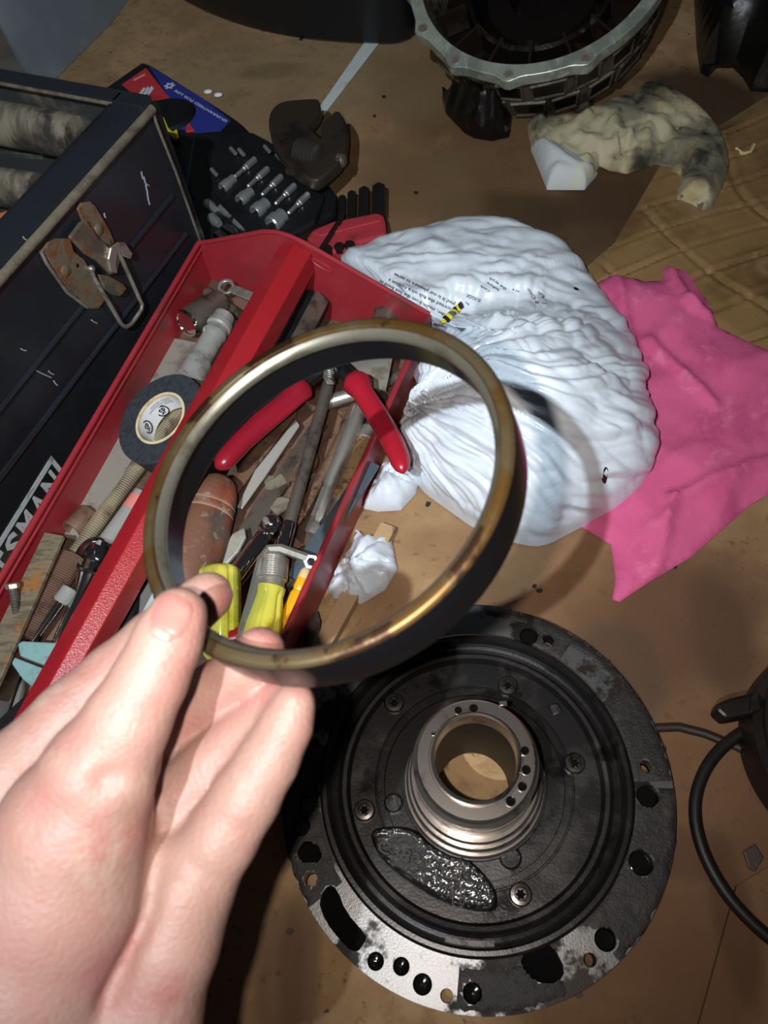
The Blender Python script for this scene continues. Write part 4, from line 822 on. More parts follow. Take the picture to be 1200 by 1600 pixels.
# red hex key holder and keys
hx = thing('hex_key_holder', 'red plastic holder of hex keys lying between the bit case and white bag', 'holder', at(540, 370, 0))
g = G(); g.prism(*pprism([(478, 372), (488, 358), (520, 345), (590, 331), (600, 336), (603, 348), (604, 366), (560, 378), (536, 392), (500, 392)], .001, .024)); link('holder_body', g, HEXRED, hx, smooth=0, bevel=.0025)
g = G(); g.prism(*pprism([(486, 362), (590, 338), (596, 344), (500, 368)], .0238, .0262)); link('holder_rib', g, HEXRED, hx, smooth=0, bevel=.0008)
for i, (x0, y0, x1, y1, r) in enumerate([(533, 345, 535, 308, .0036), (549, 344, 550, 302, .0044), (568, 340, 569, 297, .0054), (591, 338, 592, 293, .0066)]):
    A, B = at(x0, y0, .016), at(x1, y1, .016); g = G(); g.lathe(A, B - A, [(0, r), ((B - A).length - .001, r), ((B - A).length, r * .8)], 6); tag(link('hex_key', g, HEXM, None, smooth=25), ('thinnest', 'second thinnest', 'second thickest', 'thickest')[i] + ' black hex key sticking up out of the red holder', 'hex key', 'black hex keys in the red holder')
g = G(); g.tube([at(500, 392, .027), at(530, 346, .027), at(536, 336, .026)], .0022, 6); single('hex_wrench', 'thin black hex rod lying slantwise across the red holder', 'hex key', g, HEXM, smooth=25)
for (x, y) in ((531, 392), (547, 389), (512, 396)):
    g = G(); c = at(x, y, .0215); g.lathe(c, UP, [(0, .0045), (.006, .0045)], 6); link('key_end', g, HEXM, hx, smooth=25)
# ------------------------------------------------------------------ black rubber ring, cable and drum on the right
orp = [(1290, 1100), (1230, 1112), (1180, 1132), (1138, 1158), (1108, 1190), (1090, 1228), (1084, 1268), (1092, 1315), (1112, 1362), (1145, 1412), (1200, 1466), (1280, 1520), (1400, 1530), (1490, 1420), (1500, 1260), (1430, 1140), (1360, 1100)]
pts = [at(*p, .0062) for p in orp]; pts = resample(pts, .01, True, 2); g = G(); g.tube(pts, .0035, 12, True); ring = single('rubber_ring', 'large black rubber ring lying on the cardboard right of the round plate', 'ring', g, BLACKRB, smooth=60)
cb = [at(*p, .0032) for p in ((960, 1160), (1010, 1138), (1060, 1136), (1100, 1146), (1150, 1166), (1210, 1196))]; g = G(); g.tube(resample(cb, .006, False), .0026, 10); single('black_cable', 'thin dark cable running from the round plate to the black ring', 'cable', g, mat('dark_cable', rgb(40, 31, 27), .5), smooth=60)
DC = at(1330, 1180, 0); drr = (DC - at(1154, 1180, 0)).length; g = G(); g.lathe(DC, UP, [(0, drr - .004), (.003, drr), (.030, drr), (.034, drr - .004), (.034, drr - .010), (.030, drr - .012), (.030, .06), (.036, .058), (.036, 0)], 80)
dr_ = thing('clutch_drum', 'dark round metal drum with a tab at the right edge', 'engine part', DC); link('drum_body', g, mat('dark_brown_metal', rgb(34, 29, 26), .45, .4, [(rgb(22, 19, 17), 30, .45, .65)], bump=.15), dr_, smooth=30)
g = G(); g.prism(*pprism([(1118, 1108), (1122, 1098), (1140, 1090), (1182, 1080), (1196, 1090), (1190, 1110), (1160, 1118), (1134, 1123)], .022, .036)); link('tab', g, MATS['dark_brown_metal'], dr_, smooth=0, bevel=.002)
g = G(); g.prism(*pprism([(1176, 1086), (1186, 1080), (1190, 1108), (1172, 1114)], .03, .040)); link('tab_hinge', g, OILY, dr_, smooth=0, bevel=.001)
# ------------------------------------------------------------------ small grit and chips
random.seed(11)
chips = [(452, 1455, 7, 0), (668, 787, 6, 1), (510, 1580, 4, 0), (1008, 372, 5, 0), (1058, 360, 6, 0), (1055, 885, 4, 0), (560, 938, 3, 0), (585, 180, 3, 0), (845, 225, 4, 0), (650, 300, 4, 0), (1068, 330, 5, 0), (835, 915, 4, 0), (843, 922, 5, 0), (905, 1555, 7, 0), (600, 150, 4, 0), (470, 60, 3, 0)]
GL = ['dark grit flake between the hand shadow and the round plate', 'dark chip on the cardboard just below the white bag seen through the ring', 'grit flake at the bottom edge left of the plate', 'grit flake above the pink cloth on the wrinkled cardboard', 'dark flake on the wrinkled cardboard right of the first above the pink cloth', 'thin dark fleck below the right half of the pink cloth', 'tiny grit flake under the lower white plastic piece', 'grit flake just right of the adjustable wrench jaw', 'grit flake left below the stained rag corner', 'grit flake on the cardboard between hex keys and rag', 'dark flake near the lower tip of the stained rag', 'upper of two grit flakes between the pink cloth and the plate', 'lower of two grit flakes between the pink cloth and the plate', 'dark bit touching the lower right rim of the round plate', 'grit flake by the white strip below the black pan', 'grit flake below the left end of the black pan']
for i, (x, y, r, k) in enumerate(chips):
    c = at(x, y, .0022); rr = mm(r, c); g = G(); P = [c + V((rr * (1 + .4 * random.uniform(-1, 1)) * math.cos(q) * random.uniform(.6, 1), rr * .7 * math.sin(q), 0)) for q in [6.283 * j / 7 for j in range(7)]]; g.prism(P, V((0, 0, -.0014)))
    single('grit_flake', GL[i], 'grit', g, GRIT, 'grit flakes on the cardboard', smooth=0)
for (x, y, lab) in ((325, 143, 'pale crumb on the cardboard above the blue card, the left of two'), (341, 148, 'pale crumb on the cardboard above the blue card, the right of two')):
    c = at(x, y, .003); g = G(); g.ball(c, .004, 10, (1.2, .8, .5)); single('pale_crumb', lab, 'crumb', g, PAPER)
g = G(); g.prism(*pprism([(1162, 1330), (1180, 1318), (1194, 1340), (1180, 1362), (1170, 1356)], .0022, .0045)); single('torn_card_bit', 'torn dark bit of card on the cardboard beside the black drum', 'scrap', g, TIPM, smooth=0, bevel=.0006)
g = G(); P = [at(*p, .004) for p in ((1150, 232), (1160, 240), (1172, 238), (1178, 226))]; g.tube(P, .0016, 6); single('pale_paper_curl', 'tiny pale curl lying right of the stained rag', 'scrap', g, mat('pale_curl', rgb(196, 180, 130), .6))

# ------------------------------------------------------------------ tools in the tray
Z0 = .0035
def tool(name, label, cat, P, Q, zp, zq, parts, seg=16, sides=None):
    """a straight tool from pixel P to pixel Q; parts: (name, material, [(t, radius px)], facets)"""
    A, B = at(*P, zp), at(*Q, zq); ax_ = B - A; ln = ax_.length; k = mm(1, lerp(A, B, .5)); t = None
    if len(parts) > 1: t = thing(name, label, cat, V((A.x, A.y, min(zp, zq))))
    for pn, m, pr, sg in parts:
        g = G(); g.lathe(A, ax_, [(ln * a, r * k) for a, r in pr], sg)
        if t: link(pn, g, m, t, smooth=30)
        else: t = single(name, label, cat, g, m, smooth=30)
    return t
def bar(name, label, cat, P, Q, zp, zq, wp, wq, th, m, group=None, bevel=.0004):
    A, B = at(*P, zp), at(*Q, zq); d = B - A; u = UP.cross(d).normalized(); a, b = mm(wp, A) / 2, mm(wq, B) / 2; g = G()
    g.prism([A - u * a, A + u * a, B + u * b, B - u * b], -UP * th); return single(name, label, cat, g, m, group, smooth=0, bevel=bevel)
# left compartment, from the far end
w1 = thing('ring_spanner', 'small bright ring spanner at the far left corner of the tray', 'spanner', at(353, 447, .02))
c = at(353, 447, .030); nn = (cdir(0, 0, -1) * .8 + UP).normalized(); g = G(); rr = mm(8.5, c); u, w_, a_ = frame(nn); hexo = [c + (u * math.cos(6.283 * k / 24) + w_ * math.sin(6.283 * k / 24)) * mm(13.5, c) for k in range(24)]; hexi = [c + (u * math.cos(6.283 * (k // 4) / 6 + (k % 4) * .262) + w_ * math.sin(6.283 * (k // 4) / 6 + (k % 4) * .262)) * rr for k in range(24)]
vs = hexo + hexi + [p - nn * .004 for p in hexo] + [p - nn * .004 for p in hexi]; fs = []
for k in range(24): j = (k + 1) % 24; fs += [(k, j, 24 + j, 24 + k), (48 + k, 72 + k, 72 + j, 48 + j), (k, 48 + k, 48 + j, j), (24 + k, 24 + j, 72 + j, 72 + k)]
g.add(vs, fs); link('ring_end', g, STEEL, w1, smooth=30, bevel=.0004)
A, B = at(364, 452, .029), at(412, 472, .026); d = B - A; u = nn.cross(d).normalized(); g = G(); g.box(lerp(A, B, .5), d * .5, u * .0040, nn * .0013); link('shank', g, STEEL, w1, smooth=0, bevel=.0005)
tool('grey_rod', 'dark grey round rod lying beside the big socket', 'rod', (322, 455), (382, 498), .016, .014, [('rod', DSTEEL, [(0, 6), (.03, 9), (1, 9)], 14)])
tool('big_socket', 'largest dark socket with bright rim mouth lying in the left compartment', 'socket', (291, 506), (345, 470), .030, .022, [
    ('socket_body', DSTEEL, [(.3, 0), (.3, 15), (0.02, 16.5), (0, 19), (0, 21.5), (.06, 22.5), (.62, 23), (.74, 20), (1, 19), (1, 0)], 28), ('bright_rim', CHROME, [(.0, 17), (-.02, 18), (-.02, 21), (.03, 22.8), (.05, 22.6)], 28)])
tool('drive_adapter', 'small ribbed steel adapter between the big socket and the plug socket', 'adapter', (322, 512), (350, 488), .018, .018, [('adapter', DSTEEL, [(0, 10), (.2, 13), (.3, 10), (.4, 13), (.5, 10), (.6, 13), (1, 11)], 16)])
tool('plug_socket', 'light grey stepped spark plug socket lying by the handle bar', 'socket', (296, 592), (352, 492), .028, .028, [('plug_socket', mat('bright_grey_steel', rgb(186, 186, 180), .32, .5, [(rgb(150, 148, 142), 90, .48, .66)], bump=.1), [(0, 0), (0, 15), (.02, 20), (.20, 21), (.26, 20), (.27, 17.5), (.62, 17), (.66, 19.5), (.70, 19.5), (.72, 17), (.78, 17), (.80, 20), (.86, 20), (.88, 17.5), (.98, 16.5), (1, 12), (1, 0)], 24)])
bar('flat_file', 'long dull grey flat steel strip along the red left wall under the tape roll', 'strip', (292, 532), (112, 842), .0155, .0155, 46, 42, .003, GREYBAR)
tr_ = thing('threaded_rod', 'long pale ridged rod running under the tape roll to the ratchet', 'rod', at(180, 780, .01)); A, B = at(300, 612, .0215), at(72, 928, .0195); ln = (B - A).length; g = G(); pr = []; nth = 105
for k in range(nth): pr += [(ln * k / nth, .0044 + .0003 * math.sin(k * .21)), (ln * (k + .5) / nth, .0056 + .0003 * math.sin(k * .21))]
g.lathe(A, B - A, pr, 12); link('thread', g, mat('dusty_zinc_thread', rgb(168, 156, 130), .5, .4, [(rgb(122, 108, 88), 60, .5, .66)]), tr_, smooth=0)
g = G(); g.lathe(A, B - A, [(0, .0045), (ln, .0045)], 12); link('core', g, DSTEEL, tr_)
h_ = thing('ridged_hose', 'short brown ridged tube between the rust streaked bar and the ratchet', 'tube', at(80, 920, .01)); A, B = at(112, 868, .0215), at(38, 1000, .0215); ln = (B - A).length; pr = []
for k in range(40): pr += [(ln * k / 40, .0086), (ln * (k + .5) / 40, .0096)]
g = G(); g.lathe(A, B - A, pr, 14); link('ridges', g, mat('brown_ridged', rgb(112, 84, 70), .6, .2, [(rgb(82, 60, 50), 60, .5, .65)]), h_, smooth=0)
tool('grey_tube', 'clear grey plastic tube with pink label beside the handle bar', 'tube', (224, 770), (160, 858), .020, .020, [('tube', CLEARG, [(0, 12), (.02, 15), (1, 15)], 18), ('label', PINKLAB, [(.10, 15.4), (.32, 15.4)], 18)])
tool('hollow_socket', 'dull brown grey socket with open mouth near the flat bar', 'socket', (112, 830), (140, 802), .020, .016, [('hollow_socket', BROWNST, [(.5, 0), (.5, 12), (0, 13.5), (0, 17), (.05, 18), (1, 18), (1, 0)], 22)])
bar('rusty_bar', 'rust streaked flat steel bar standing out at the lower left of the tray', 'bar', (84, 834), (-30, 1080), .040, .034, 33, 46, .0035, RUSTBAR)
tool('hex_bolt', 'small bright bolt with thread at the left wall of the tray', 'bolt', (19, 912), (30, 978), .046, .030, [('bolt_head', STEEL, [(-.02, 9), (0, 11), (.10, 11), (.12, 9)], 6), ('bolt_thread', DSTEEL, sum([[(.12 + .88 * k / 12, 6), (.12 + .88 * (k + .5) / 12, 7.4)] for k in range(12)], []), 12)])
rt = thing('ratchet', 'chrome ratchet with round head beside the red handle bar', 'ratchet', at(140, 880, .01)); c = at(152, 872, .020); g = G(); an = (UP + cdir(0, 0, -1) * .25 - side * .25).normalized(); g.lathe(c - an * .010, an, [(0, .010), (.002, .0150), (.012, .0155), (.016, .0135), (.0175, .0125), (.0175, .011), (.0155, .0105), (.0155, .004), (.019, .0035), (.019, 0)], 36); link('ratchet_head', g, CHROME, rt, smooth=30)
A, B = at(137, 900, .020), at(92, 1010, .018); g = G(); u = UP.cross(B - A).normalized(); P = []; g.tube([A, lerp(A, B, .2), lerp(A, B, .5), lerp(A, B, .9), B], [.0085, .0058, .0050, .0056, .005], 14, flat=.8); link('ratchet_handle', g, CHROME, rt, smooth=60)
tool('extension_bar', 'chrome extension bar with clear collar below the ratchet head', 'extension', (110, 918), (44, 1012), .024, .022, [('extension_shaft', CHROME, [(.22, 8), (1, 8.6)], 16), ('collar', CLEARG, [(0, 8), (.02, 12), (.22, 13), (.26, 10)], 20)])
# teal cutters
tc_ = thing('teal_snips', 'chipped teal snips jaws poking out from under the handle bar', 'snips', at(60, 1030, .02))
for P, z in (([(27, 1006), (34, 1001), (96, 1004), (88, 1022), (78, 1042), (30, 1024)], .034), ([(17, 1036), (22, 1026), (74, 1046), (80, 1060), (60, 1082), (34, 1060)], .030)):
    g = G(); g.prism([at(x, y, z) for x, y in P], -UP * .006); link('jaw', g, TEAL, tc_, smooth=0, bevel=.0012)
ch = thing('chrome_wrench', 'chrome combination wrench with stamped marks at the lower left', 'wrench', at(15, 1080, .01)); A, B = at(24, 1040, .022), at(-20, 1180, .020); d = B - A; u = UP.cross(d).normalized(); g = G(); g.box(lerp(A, B, .5), d * .5, u * .0068, UP * .002); sh = link('shank', g, CHROME, ch, smooth=0, bevel=.0012)
lettering('stamped_text', '14 LES', (lambda s, v, A=at(16, 1122, .0222), B=at(16, 1074, .0222), u=None: A + (B - A) * s + UP.cross(B - A).normalized() * (.007 * v)), DSTEEL, sh)
tool('steel_pin', 'short bright steel pin beside the chrome wrench under the snips', 'pin', (36, 1058), (24, 1120), .018, .018, [('steel_pin', STEEL, [(0, 5), (.1, 7), (1, 7)], 12)])
bar('black_strip', 'black steel strip at the lower left lying along the handle bar', 'strip', (70, 1070), (-60, 1190), .026, .024, 20, 24, .004, BLACKPL)
bar('copper_scrap', 'small folded copper brown strip near the rusty bar top', 'scrap', (100, 866), (78, 894), .024, .020, 12, 10, .0012, mat('copper', rgb(168, 124, 92), .4, .6))
def nut(x, y, z, rpx, m, nm, lab, cat='nut', tilt=(0, 0, 1)):
    c = at(x, y, z); r = mm(rpx, c); g = G(); g.ring(c, V(tilt), [(0, r * .55), (r * .8, r * .55), (r * .8, r * .9), (r * .7, r), (.0, r)], 6); single(nm, lab, cat, g, m, smooth=20)
nut(314, 598, .020, 12, CLEARG, 'clear_fitting', 'small clear plastic fitting between the plug socket and handle bar', 'fitting', (.3, -.4, 1))
nut(300, 640, .018, 9, STEEL, 'hex_nut', 'small steel nut beside the tape roll under the handle bar')
# tape roll leaning on the tools
TN = cdir(-.375, -.375, -.848).normalized(); TC = at(250, 653, .048); tp = thing('tape_roll', 'roll of black vinyl tape with cream core and printed white label', 'tape', TC - UP * .02)
R1 = mm(79, TC); R2 = mm(46, TC); R3 = mm(41.5, TC)
g = G(); g.ring(TC, TN, [(-.019, R2), (-.019, R1), (-.0005, R1), (0, R1 - .0006), (0, R2)], 96); link('tape', g, TAPEM, tp, smooth=30)
g = G(); g.ring(TC, TN, [(-.019, R3), (-.019, R2), (.0003, R2 - .0001), (.0003, R3)], 72); core = link('core', g, CREAM, tp, smooth=30)
g = G(); tu, tw, _ = frame(TN, cdir(1, -1, 0)); NL = 72
for k in range(NL):
    q0, q1 = [6.28318 * j / NL for j in (k, k + 1)]; r = R3 - .0002
    g.add([TC + (tu * math.cos(a) + tw * math.sin(a)) * r - TN * h for a, h in ((q0, .0015), (q1, .0015), (q1, .0182), (q0, .0182))], [(0, 1, 2, 3)])
lb = link('paper_label', g, PAPER, core, smooth=60)
def oncore(ang0, dang, h0, hh):
    """angle along the inside, height from the front edge; text reads along the inner wall"""
    return lambda s, v: TC + (tu * math.cos(ang0 + dang * s) + tw * math.sin(ang0 + dang * s)) * (R3 - .0005) - TN * (h0 + hh * v)
def corang(px, py): p = hit(px, py, TC - TN * .009, TN) - TC; return math.atan2(p.dot(tw), p.dot(tu))
a1, a2, a3 = corang(226, 668), corang(252, 645), corang(268, 624)
for (ang, hh0, s_, da, sz) in ((corang(228, 667), .0066, 'SP', .26, .0058), (corang(250, 640), .0105, 'SP', .26, .0058)):
    lettering('printed_mark', s_, oncore(ang + da / 2, -da, hh0 + sz, -sz), BLACKINK, lb, bold=.03)
    g = G(); P = [oncore(ang, .23, hh0 + sz * .5, .0052)(math.cos(q), math.sin(q)) for q in [6.283 * k / 24 for k in range(18)]]; g.tube(P, .0005, 5); link('printed_arc', g, BLACKINK, lb)
for j in range(3):
    lettering('printed_text', 'ELECTRICAL TAPE FLAME RETARDANT'[: (24, 31, 18)[j]], oncore(corang(272, 618) , (.9, 1.1, .7)[j] * (1 if corang(240, 635) > corang(272, 618) else -1), .0035 + j * .0022, .0014), BLACKINK, lb)
# right compartment
bk = thing('black_bar', 'black painted steel bar with sloping grey edge beside the end wall', 'bar', at(470, 500, .01)); A, B = at(492, 466, .040), at(400, 640, .030); d = B - A; u = UP.cross(d).normalized(); g = G(); g.prism([A - u * .012, A - u * .006 + UP * .008, A + u * .004 + UP * .008, A + u * .012, A + u * .012 - UP * .004, A - u * .012 - UP * .004], d); link('black_bar', g, BLACKPL, bk, smooth=0, bevel=.0008)
g = G(); g.prism([A + u * .0022 + UP * .0084, A + u * .0045 + UP * .0084, A + u * .0122 + UP * .0002, A + u * .0105 + UP * .0002], d * .55); link('worn_bevel', g, DSTEEL, bk, smooth=0)
bl = thing('putty_knife', 'broad grey steel scraper blade near the end wall', 'scraper', at(580, 570, .02)); g = G(); g.prism([at(x, y, .040) for x, y in ((548, 520), (622, 520), (616, 546), (603, 610), (590, 606), (544, 600))], -UP * .0014); link('blade', g, GREYBAR, bl, smooth=0); A, B = at(585, 535, .038), at(610, 470, .038); g = G(); g.tube([A, B], [.009, .010], 12, flat=.7); link('tang', g, DSTEEL, bl)
# pliers with red grips spread over the tools
pz = .052
pr_ = thing('pliers', 'open pliers with two red dipped handles lying over the right compartment', 'pliers', at(517, 580, .03))
def grip(P, rs, z0, z1):
    n = len(P); pts = [at(x, y, lerp(z0, z1, i / (n - 1))) for i, (x, y) in enumerate(P)]; ks = [mm(1, p) for p in pts]
    g = G(); g.tube(pts, [r * k for r, k in zip(rs, ks)], 18, flat=.85); return g
link('grip', grip([(474, 597), (471, 602), (466, 610), (462, 617), (440, 636), (410, 660), (380, 688), (358, 712), (350, 721), (344, 727), (339, 732)], [10, 18, 24, 18, 18.5, 19, 18, 17.5, 16.5, 13, 4], .060, .062), REDGRIP, pr_, smooth=60)
link('grip', grip([(553, 586), (555, 592), (559, 601), (566, 612), (584, 640), (602, 670), (616, 697), (623, 712), (626, 722), (628, 731), (629, 738)], [10, 18, 24, 17, 17.5, 18, 17.5, 16.5, 16, 12, 4], .060, .068), REDGRIP, pr_, smooth=60)
for (p, q) in (((468, 600), (474, 614)), ((548, 606), (562, 592))):
    pass
for P in ([(466, 606), (494, 584), (516, 570)], [(556, 598), (538, 580), (518, 566)]):
    pts = [at(x, y, .058) for x, y in P]; g = G(); g.tube(pts, [.0062, .0058, .0072], 12, flat=.8); link('arm', g, HEXM, pr_, smooth=60)
A, B = at(517, 584, .060), at(517, 545, .060); g = G(); pts = [A, lerp(A, B, .3), lerp(A, B, .8), B + (B - A) * .9]; g.tube(pts, [.007, .0085, .0075, .003], 12, flat=.8); link('jaws', g, HEXM, pr_, smooth=60)
c = at(516, 572, .066); g = G(); g.lathe(c, UP, [(-.004, .0050), (.002, .0050), (.003, .004), (.003, 0)], 18); link('pivot', g, CHROME, pr_, smooth=30)
g = G(); A, B = at(514, 562, .066), at(514, 596, .064); P = [A + (B - A) * (k / 40) + (UP * math.sin(k * 1.6) + side * math.cos(k * 1.6)) * .0038 for k in range(41)]; g.tube(P, .0009, 6); link('spring', g, STEEL, pr_, smooth=60)
# wooden handle with turned grooves
A, B = at(347, 745, .042), at(276, 945, .034); ln = (B - A).length; k = mm(1, A); g = G()
g.lathe(A, B - A, [(0, 0), (.001, 16 * k), (.004, 25 * k), (.012, 33 * k), (.020, 36.5 * k), (.0215, 35.5 * k), (.023, 37.5 * k), (.026, 38 * k), (.0275, 36.8 * k), (.029, 38.6 * k), (ln * .45, 42 * k), (ln * .7, 43 * k), (ln * .9, 40 * k), (ln, 34 * k)], 32)
wh = thing('file_handle', 'worn red brown wooden tool handle with two turned grooves', 'handle', V((A.x, A.y, .02))); link('wooden_grip', g, WOODH, wh, smooth=30)
g = G(); g.lathe(A, B - A, [(.0213, 36.2 * k), (.0228, 37.8 * k), (.0232, 37.6 * k)], 32, cap=False); g.lathe(A, B - A, [(.0272, 37.6 * k), (.0288, 38.9 * k), (.0292, 38.6 * k)], 32, cap=False); link('groove', g, mat('pale_groove', rgb(176, 142, 110), .7), wh, smooth=0)
tool('steel_ferrule', 'dull steel shaft continuing below the wooden handle', 'rod', (276, 945), (236, 1060), .034, .030, [('steel_ferrule', DSTEEL, [(0, 26), (.15, 22), (.2, 14), (1, 12)], 16)])
# yellow acetate screwdrivers
def fluted(A, B, pr, n, depth_, seg=60):
    """turned handle whose section carries n flutes"""
    u, w, a = frame(B - A); g = G(); vs = []; fs = []; ln = (B - A).length
    for t, r, fl_ in pr:
        for q in range(seg):
            th = 6.28318 * q / seg; rr = r * (1 - fl_ * depth_ * max(0, math.cos(n * th)) ** 2); vs.append(A + a * (ln * t) + (u * math.cos(th) + w * math.sin(th)) * rr)
    for i in range(len(pr) - 1):
        for q in range(seg): fs.append((i * seg + q, i * seg + (q + 1) % seg, (i + 1) * seg + (q + 1) % seg, (i + 1) * seg + q))
    fs += [tuple(range(seg - 1, -1, -1)), tuple((len(pr) - 1) * seg + q for q in range(seg))]; return g.add(vs, fs)
A, B = at(343, 884, .056), at(345, 1030, .040); k = mm(1, A)
sd = thing('screwdriver', 'clear yellow green screwdriver handle behind the fingertip', 'screwdriver', V((A.x, A.y, .03))); link('screwdriver_handle', fluted(A, B, [(0, 20 * k, 0), (.015, 27 * k, .3), (.05, 32 * k, .8), (.10, 33 * k, 1), (.8, 31 * k, 1), (.95, 26 * k, .5), (1, 20 * k, 0)], 8, .16), YELLOW, sd, smooth=40)
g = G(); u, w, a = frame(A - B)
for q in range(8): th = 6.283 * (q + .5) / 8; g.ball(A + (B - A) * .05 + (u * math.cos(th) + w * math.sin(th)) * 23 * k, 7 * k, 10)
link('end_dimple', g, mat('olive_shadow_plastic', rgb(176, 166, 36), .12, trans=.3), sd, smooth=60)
A, B = at(424, 915, .048), at(398, 1035, .040); k = mm(1, A); nd = thing('nut_driver', 'clear yellow handled driver with knurled steel collar', 'screwdriver', V((A.x, A.y, .03)))
link('driver_handle', fluted(A, B, [(0, 20 * k, 0), (.02, 23 * k, 0), (.08, 23 * k, .2), (.14, 22 * k, .8), (.55, 31 * k, 1), (.9, 34 * k, 1), (1, 30 * k, .4)], 6, .22), YELLOW, nd, smooth=40)
A2, B2 = at(428, 866, .050), at(423, 918, .048); ln = (B2 - A2).length; g = G(); g.lathe(A2, B2 - A2, [(0, 15 * k), (.001, 19 * k), (ln * .16, 20 * k)], 32); g.lathe(A2, B2 - A2, [(ln * .78, 24 * k), (ln * .82, 21 * k), (ln * .97, 21 * k), (ln, 18 * k)], 32); col = link('collar', g, STEEL, nd, smooth=30)
u, w, a = frame(B2 - A2); g = G(); NK = 44; RWS = 9                    # diamond knurl
vs = []; fs = []
for i in range(RWS * 2 + 1):
    for q in range(NK):
        th = 6.28318 * (q + .5 * (i % 2)) / NK; rr = (24.5 if i % 2 == 0 else 23) * k + (.9 * k if (q + i) % 2 == 0 else -.6 * k); vs.append(A2 + a * (ln * (.16 + .62 * i / (RWS * 2))) + (u * math.cos(th) + w * math.sin(th)) * rr)
for i in range(RWS * 2):
    for q in range(NK): fs.append((i * NK + q, i * NK + (q + 1) % NK, (i + 1) * NK + (q + 1) % NK, (i + 1) * NK + q))
g.add(vs, fs); link('knurling', g, STEEL, col, smooth=10)
tool('red_handle', 'dark red end of a handle showing between the fingertips', 'handle', (352, 1000), (420, 985), .046, .046, [('red_handle', mat('red_plastic', rgb(150, 30, 24), .25, spec=.6), [(0, 8), (.1, 16), (.9, 18), (1, 12)], 20)])
tool('orange_screwdriver', 'orange yellow handle lying against the right wall near the hand', 'screwdriver', (474, 902), (418, 1040), .034, .030, [('orange_grip', ORANGE, [(.0, 6), (.02, 9), (.12, 10), (.16, 8), (.2, 11), (1, 12)], 10), ('pale_end', mat('pale_wood_end', rgb(216, 190, 140), .6), [(-.1, 6), (-.06, 9), (.02, 9.5)], 12)])
tool('small_yellow_driver', 'small clear yellow handle with dark tip beside the orange one', 'screwdriver', (462, 925), (428, 1010), .026, .024, [('clear_grip', YELLOW, [(.4, 8), (.5, 11), (1, 11)], 10), ('dark_tip', BLACKPL, [(0, 9), (.05, 12), (.25, 11), (.42, 7)], 12)])
# allen key
P = [at(x, y, z) for x, y, z in ((372, 1010, .050), (392, 940, .052), (402, 900, .053), (410, 872, .054), (420, 858, .054), (438, 857, .054), (480, 872, .052))]
g = G(); g.tube(P, [mm(7.5, p) for p in P], 6); single('bent_hex_key', 'large grey bent hex key lying over the yellow driver collar', 'hex key', g, mat('grey_key_steel', rgb(132, 130, 118), .45, .4, [(rgb(104, 100, 88), 80, .5, .66)]), smooth=25)
nut(486, 878, .048, 13, STEEL, 'round_nut', 'small steel nut at the short end of the bent hex key', 'nut', (.2, -.5, 1))
# long rods and bits
tool('long_rod', 'longest dark steel rod running from the pliers pivot to the driver collar', 'rod', (520, 575), (440, 862), .046, .042, [('long_rod', DSTEEL, [(0, 10), (.75, 10), (.86, 10)], 18), ('bright_end', CHROME, [(.86, 10), (.87, 11), (.94, 11.5), (1, 12)], 18)])
tool('chisel_rod', 'rusty brown stepped drill rod right of the long rod', 'drill', (562, 640), (462, 818), .026, .024, [('chisel_shank', BROWNST, [(0, 17), (.16, 17), (.24, 12), (.32, 12), (.4, 11), (.62, 9), (.78, 9)], 12), ('rusted_tip', BROWNST, [(.78, 9), (.80, 11), (.95, 10), (1, 7)], 6)])
tool('bit_driver', 'bright steel driver rod with hex end lying beside the speckled pipe', 'driver', (562, 640), (486, 835), .032, .030, [('driver_shaft', STEEL, [(0, 13), (.40, 13), (.42, 12), (.60, 12.5), (.64, 10), (.66, 10)], 18), ('hex_shank', STEEL, [(.66, 11), (.88, 11), (.90, 8), (.92, 8), (.93, 11), (.99, 11), (1, 8)], 6)])
tool('speckled_pipe', 'short brown speckled pipe with grey ends against the right wall', 'pipe', (580, 672), (512, 822), .024, .022, [('pipe_body', mat('speckled_paint', rgb(158, 132, 96), .5, .2, [(rgb(110, 84, 58), 120, .48, .6), (rgb(190, 168, 120), 160, .6, .7)], bump=.3), [(.12, 16), (.16, 17), (.72, 16.5), (.76, 15)], 20), ('grey_ring', STEEL, [(0, 14), (.01, 18), (.12, 18), (.13, 16)], 20), ('brass_tip', STEEL, [(.76, 14), (.8, 12), (.98, 11), (1, 8)], 16)])
bar('blue_strip', 'blue grey painted flat strip leaning inside the right wall', 'strip', (582, 722), (462, 905), .036, .034, 24, 36, .003, BLUEST)
fh = thing('flex_handle', 'chrome hinged socket handle beside the wooden handle', 'handle', at(400, 850, .03)); A, B = at(416, 836, .040), at(344, 935, .036); k = mm(1, A); ln = (B - A).length
g = G(); g.lathe(A, B - A, [(0, 13 * k), (.002, 15 * k), (ln * .5, 16 * k), (ln, 15 * k)], 20); link('chrome_handle', g, CHROME, fh, smooth=30)
g = G(); g.ball(at(424, 818, .044), 16 * k, 18, (1, 1, .9)); g.box(at(420, 826, .043), (B - A).normalized() * 10 * k, UP.cross((B - A).normalized()) * 15 * k, UP * 9 * k); link('hinge_head', g, CHROME, fh, smooth=30, bevel=.0012)
g = G(); g.lathe(at(416, 814, .050), UP, [(-.002, 5 * k), (.002, 5 * k), (.003, 3.5 * k)], 14); link('hinge_pin', g, STEEL, fh, smooth=30)
g = G(); g.prism([at(x, y, z) for x, y, z in ((382, 822, .034), (384, 838, .034), (372, 862, .032), (352, 884, .030), (338, 884, .030), (346, 862, .032), (362, 834, .034))], -UP * .004); single('grey_chisel', 'grey leaf shaped forged blade between the wooden handle and chrome handle', 'blade', g, GREYBAR, smooth=0, bevel=.0012)
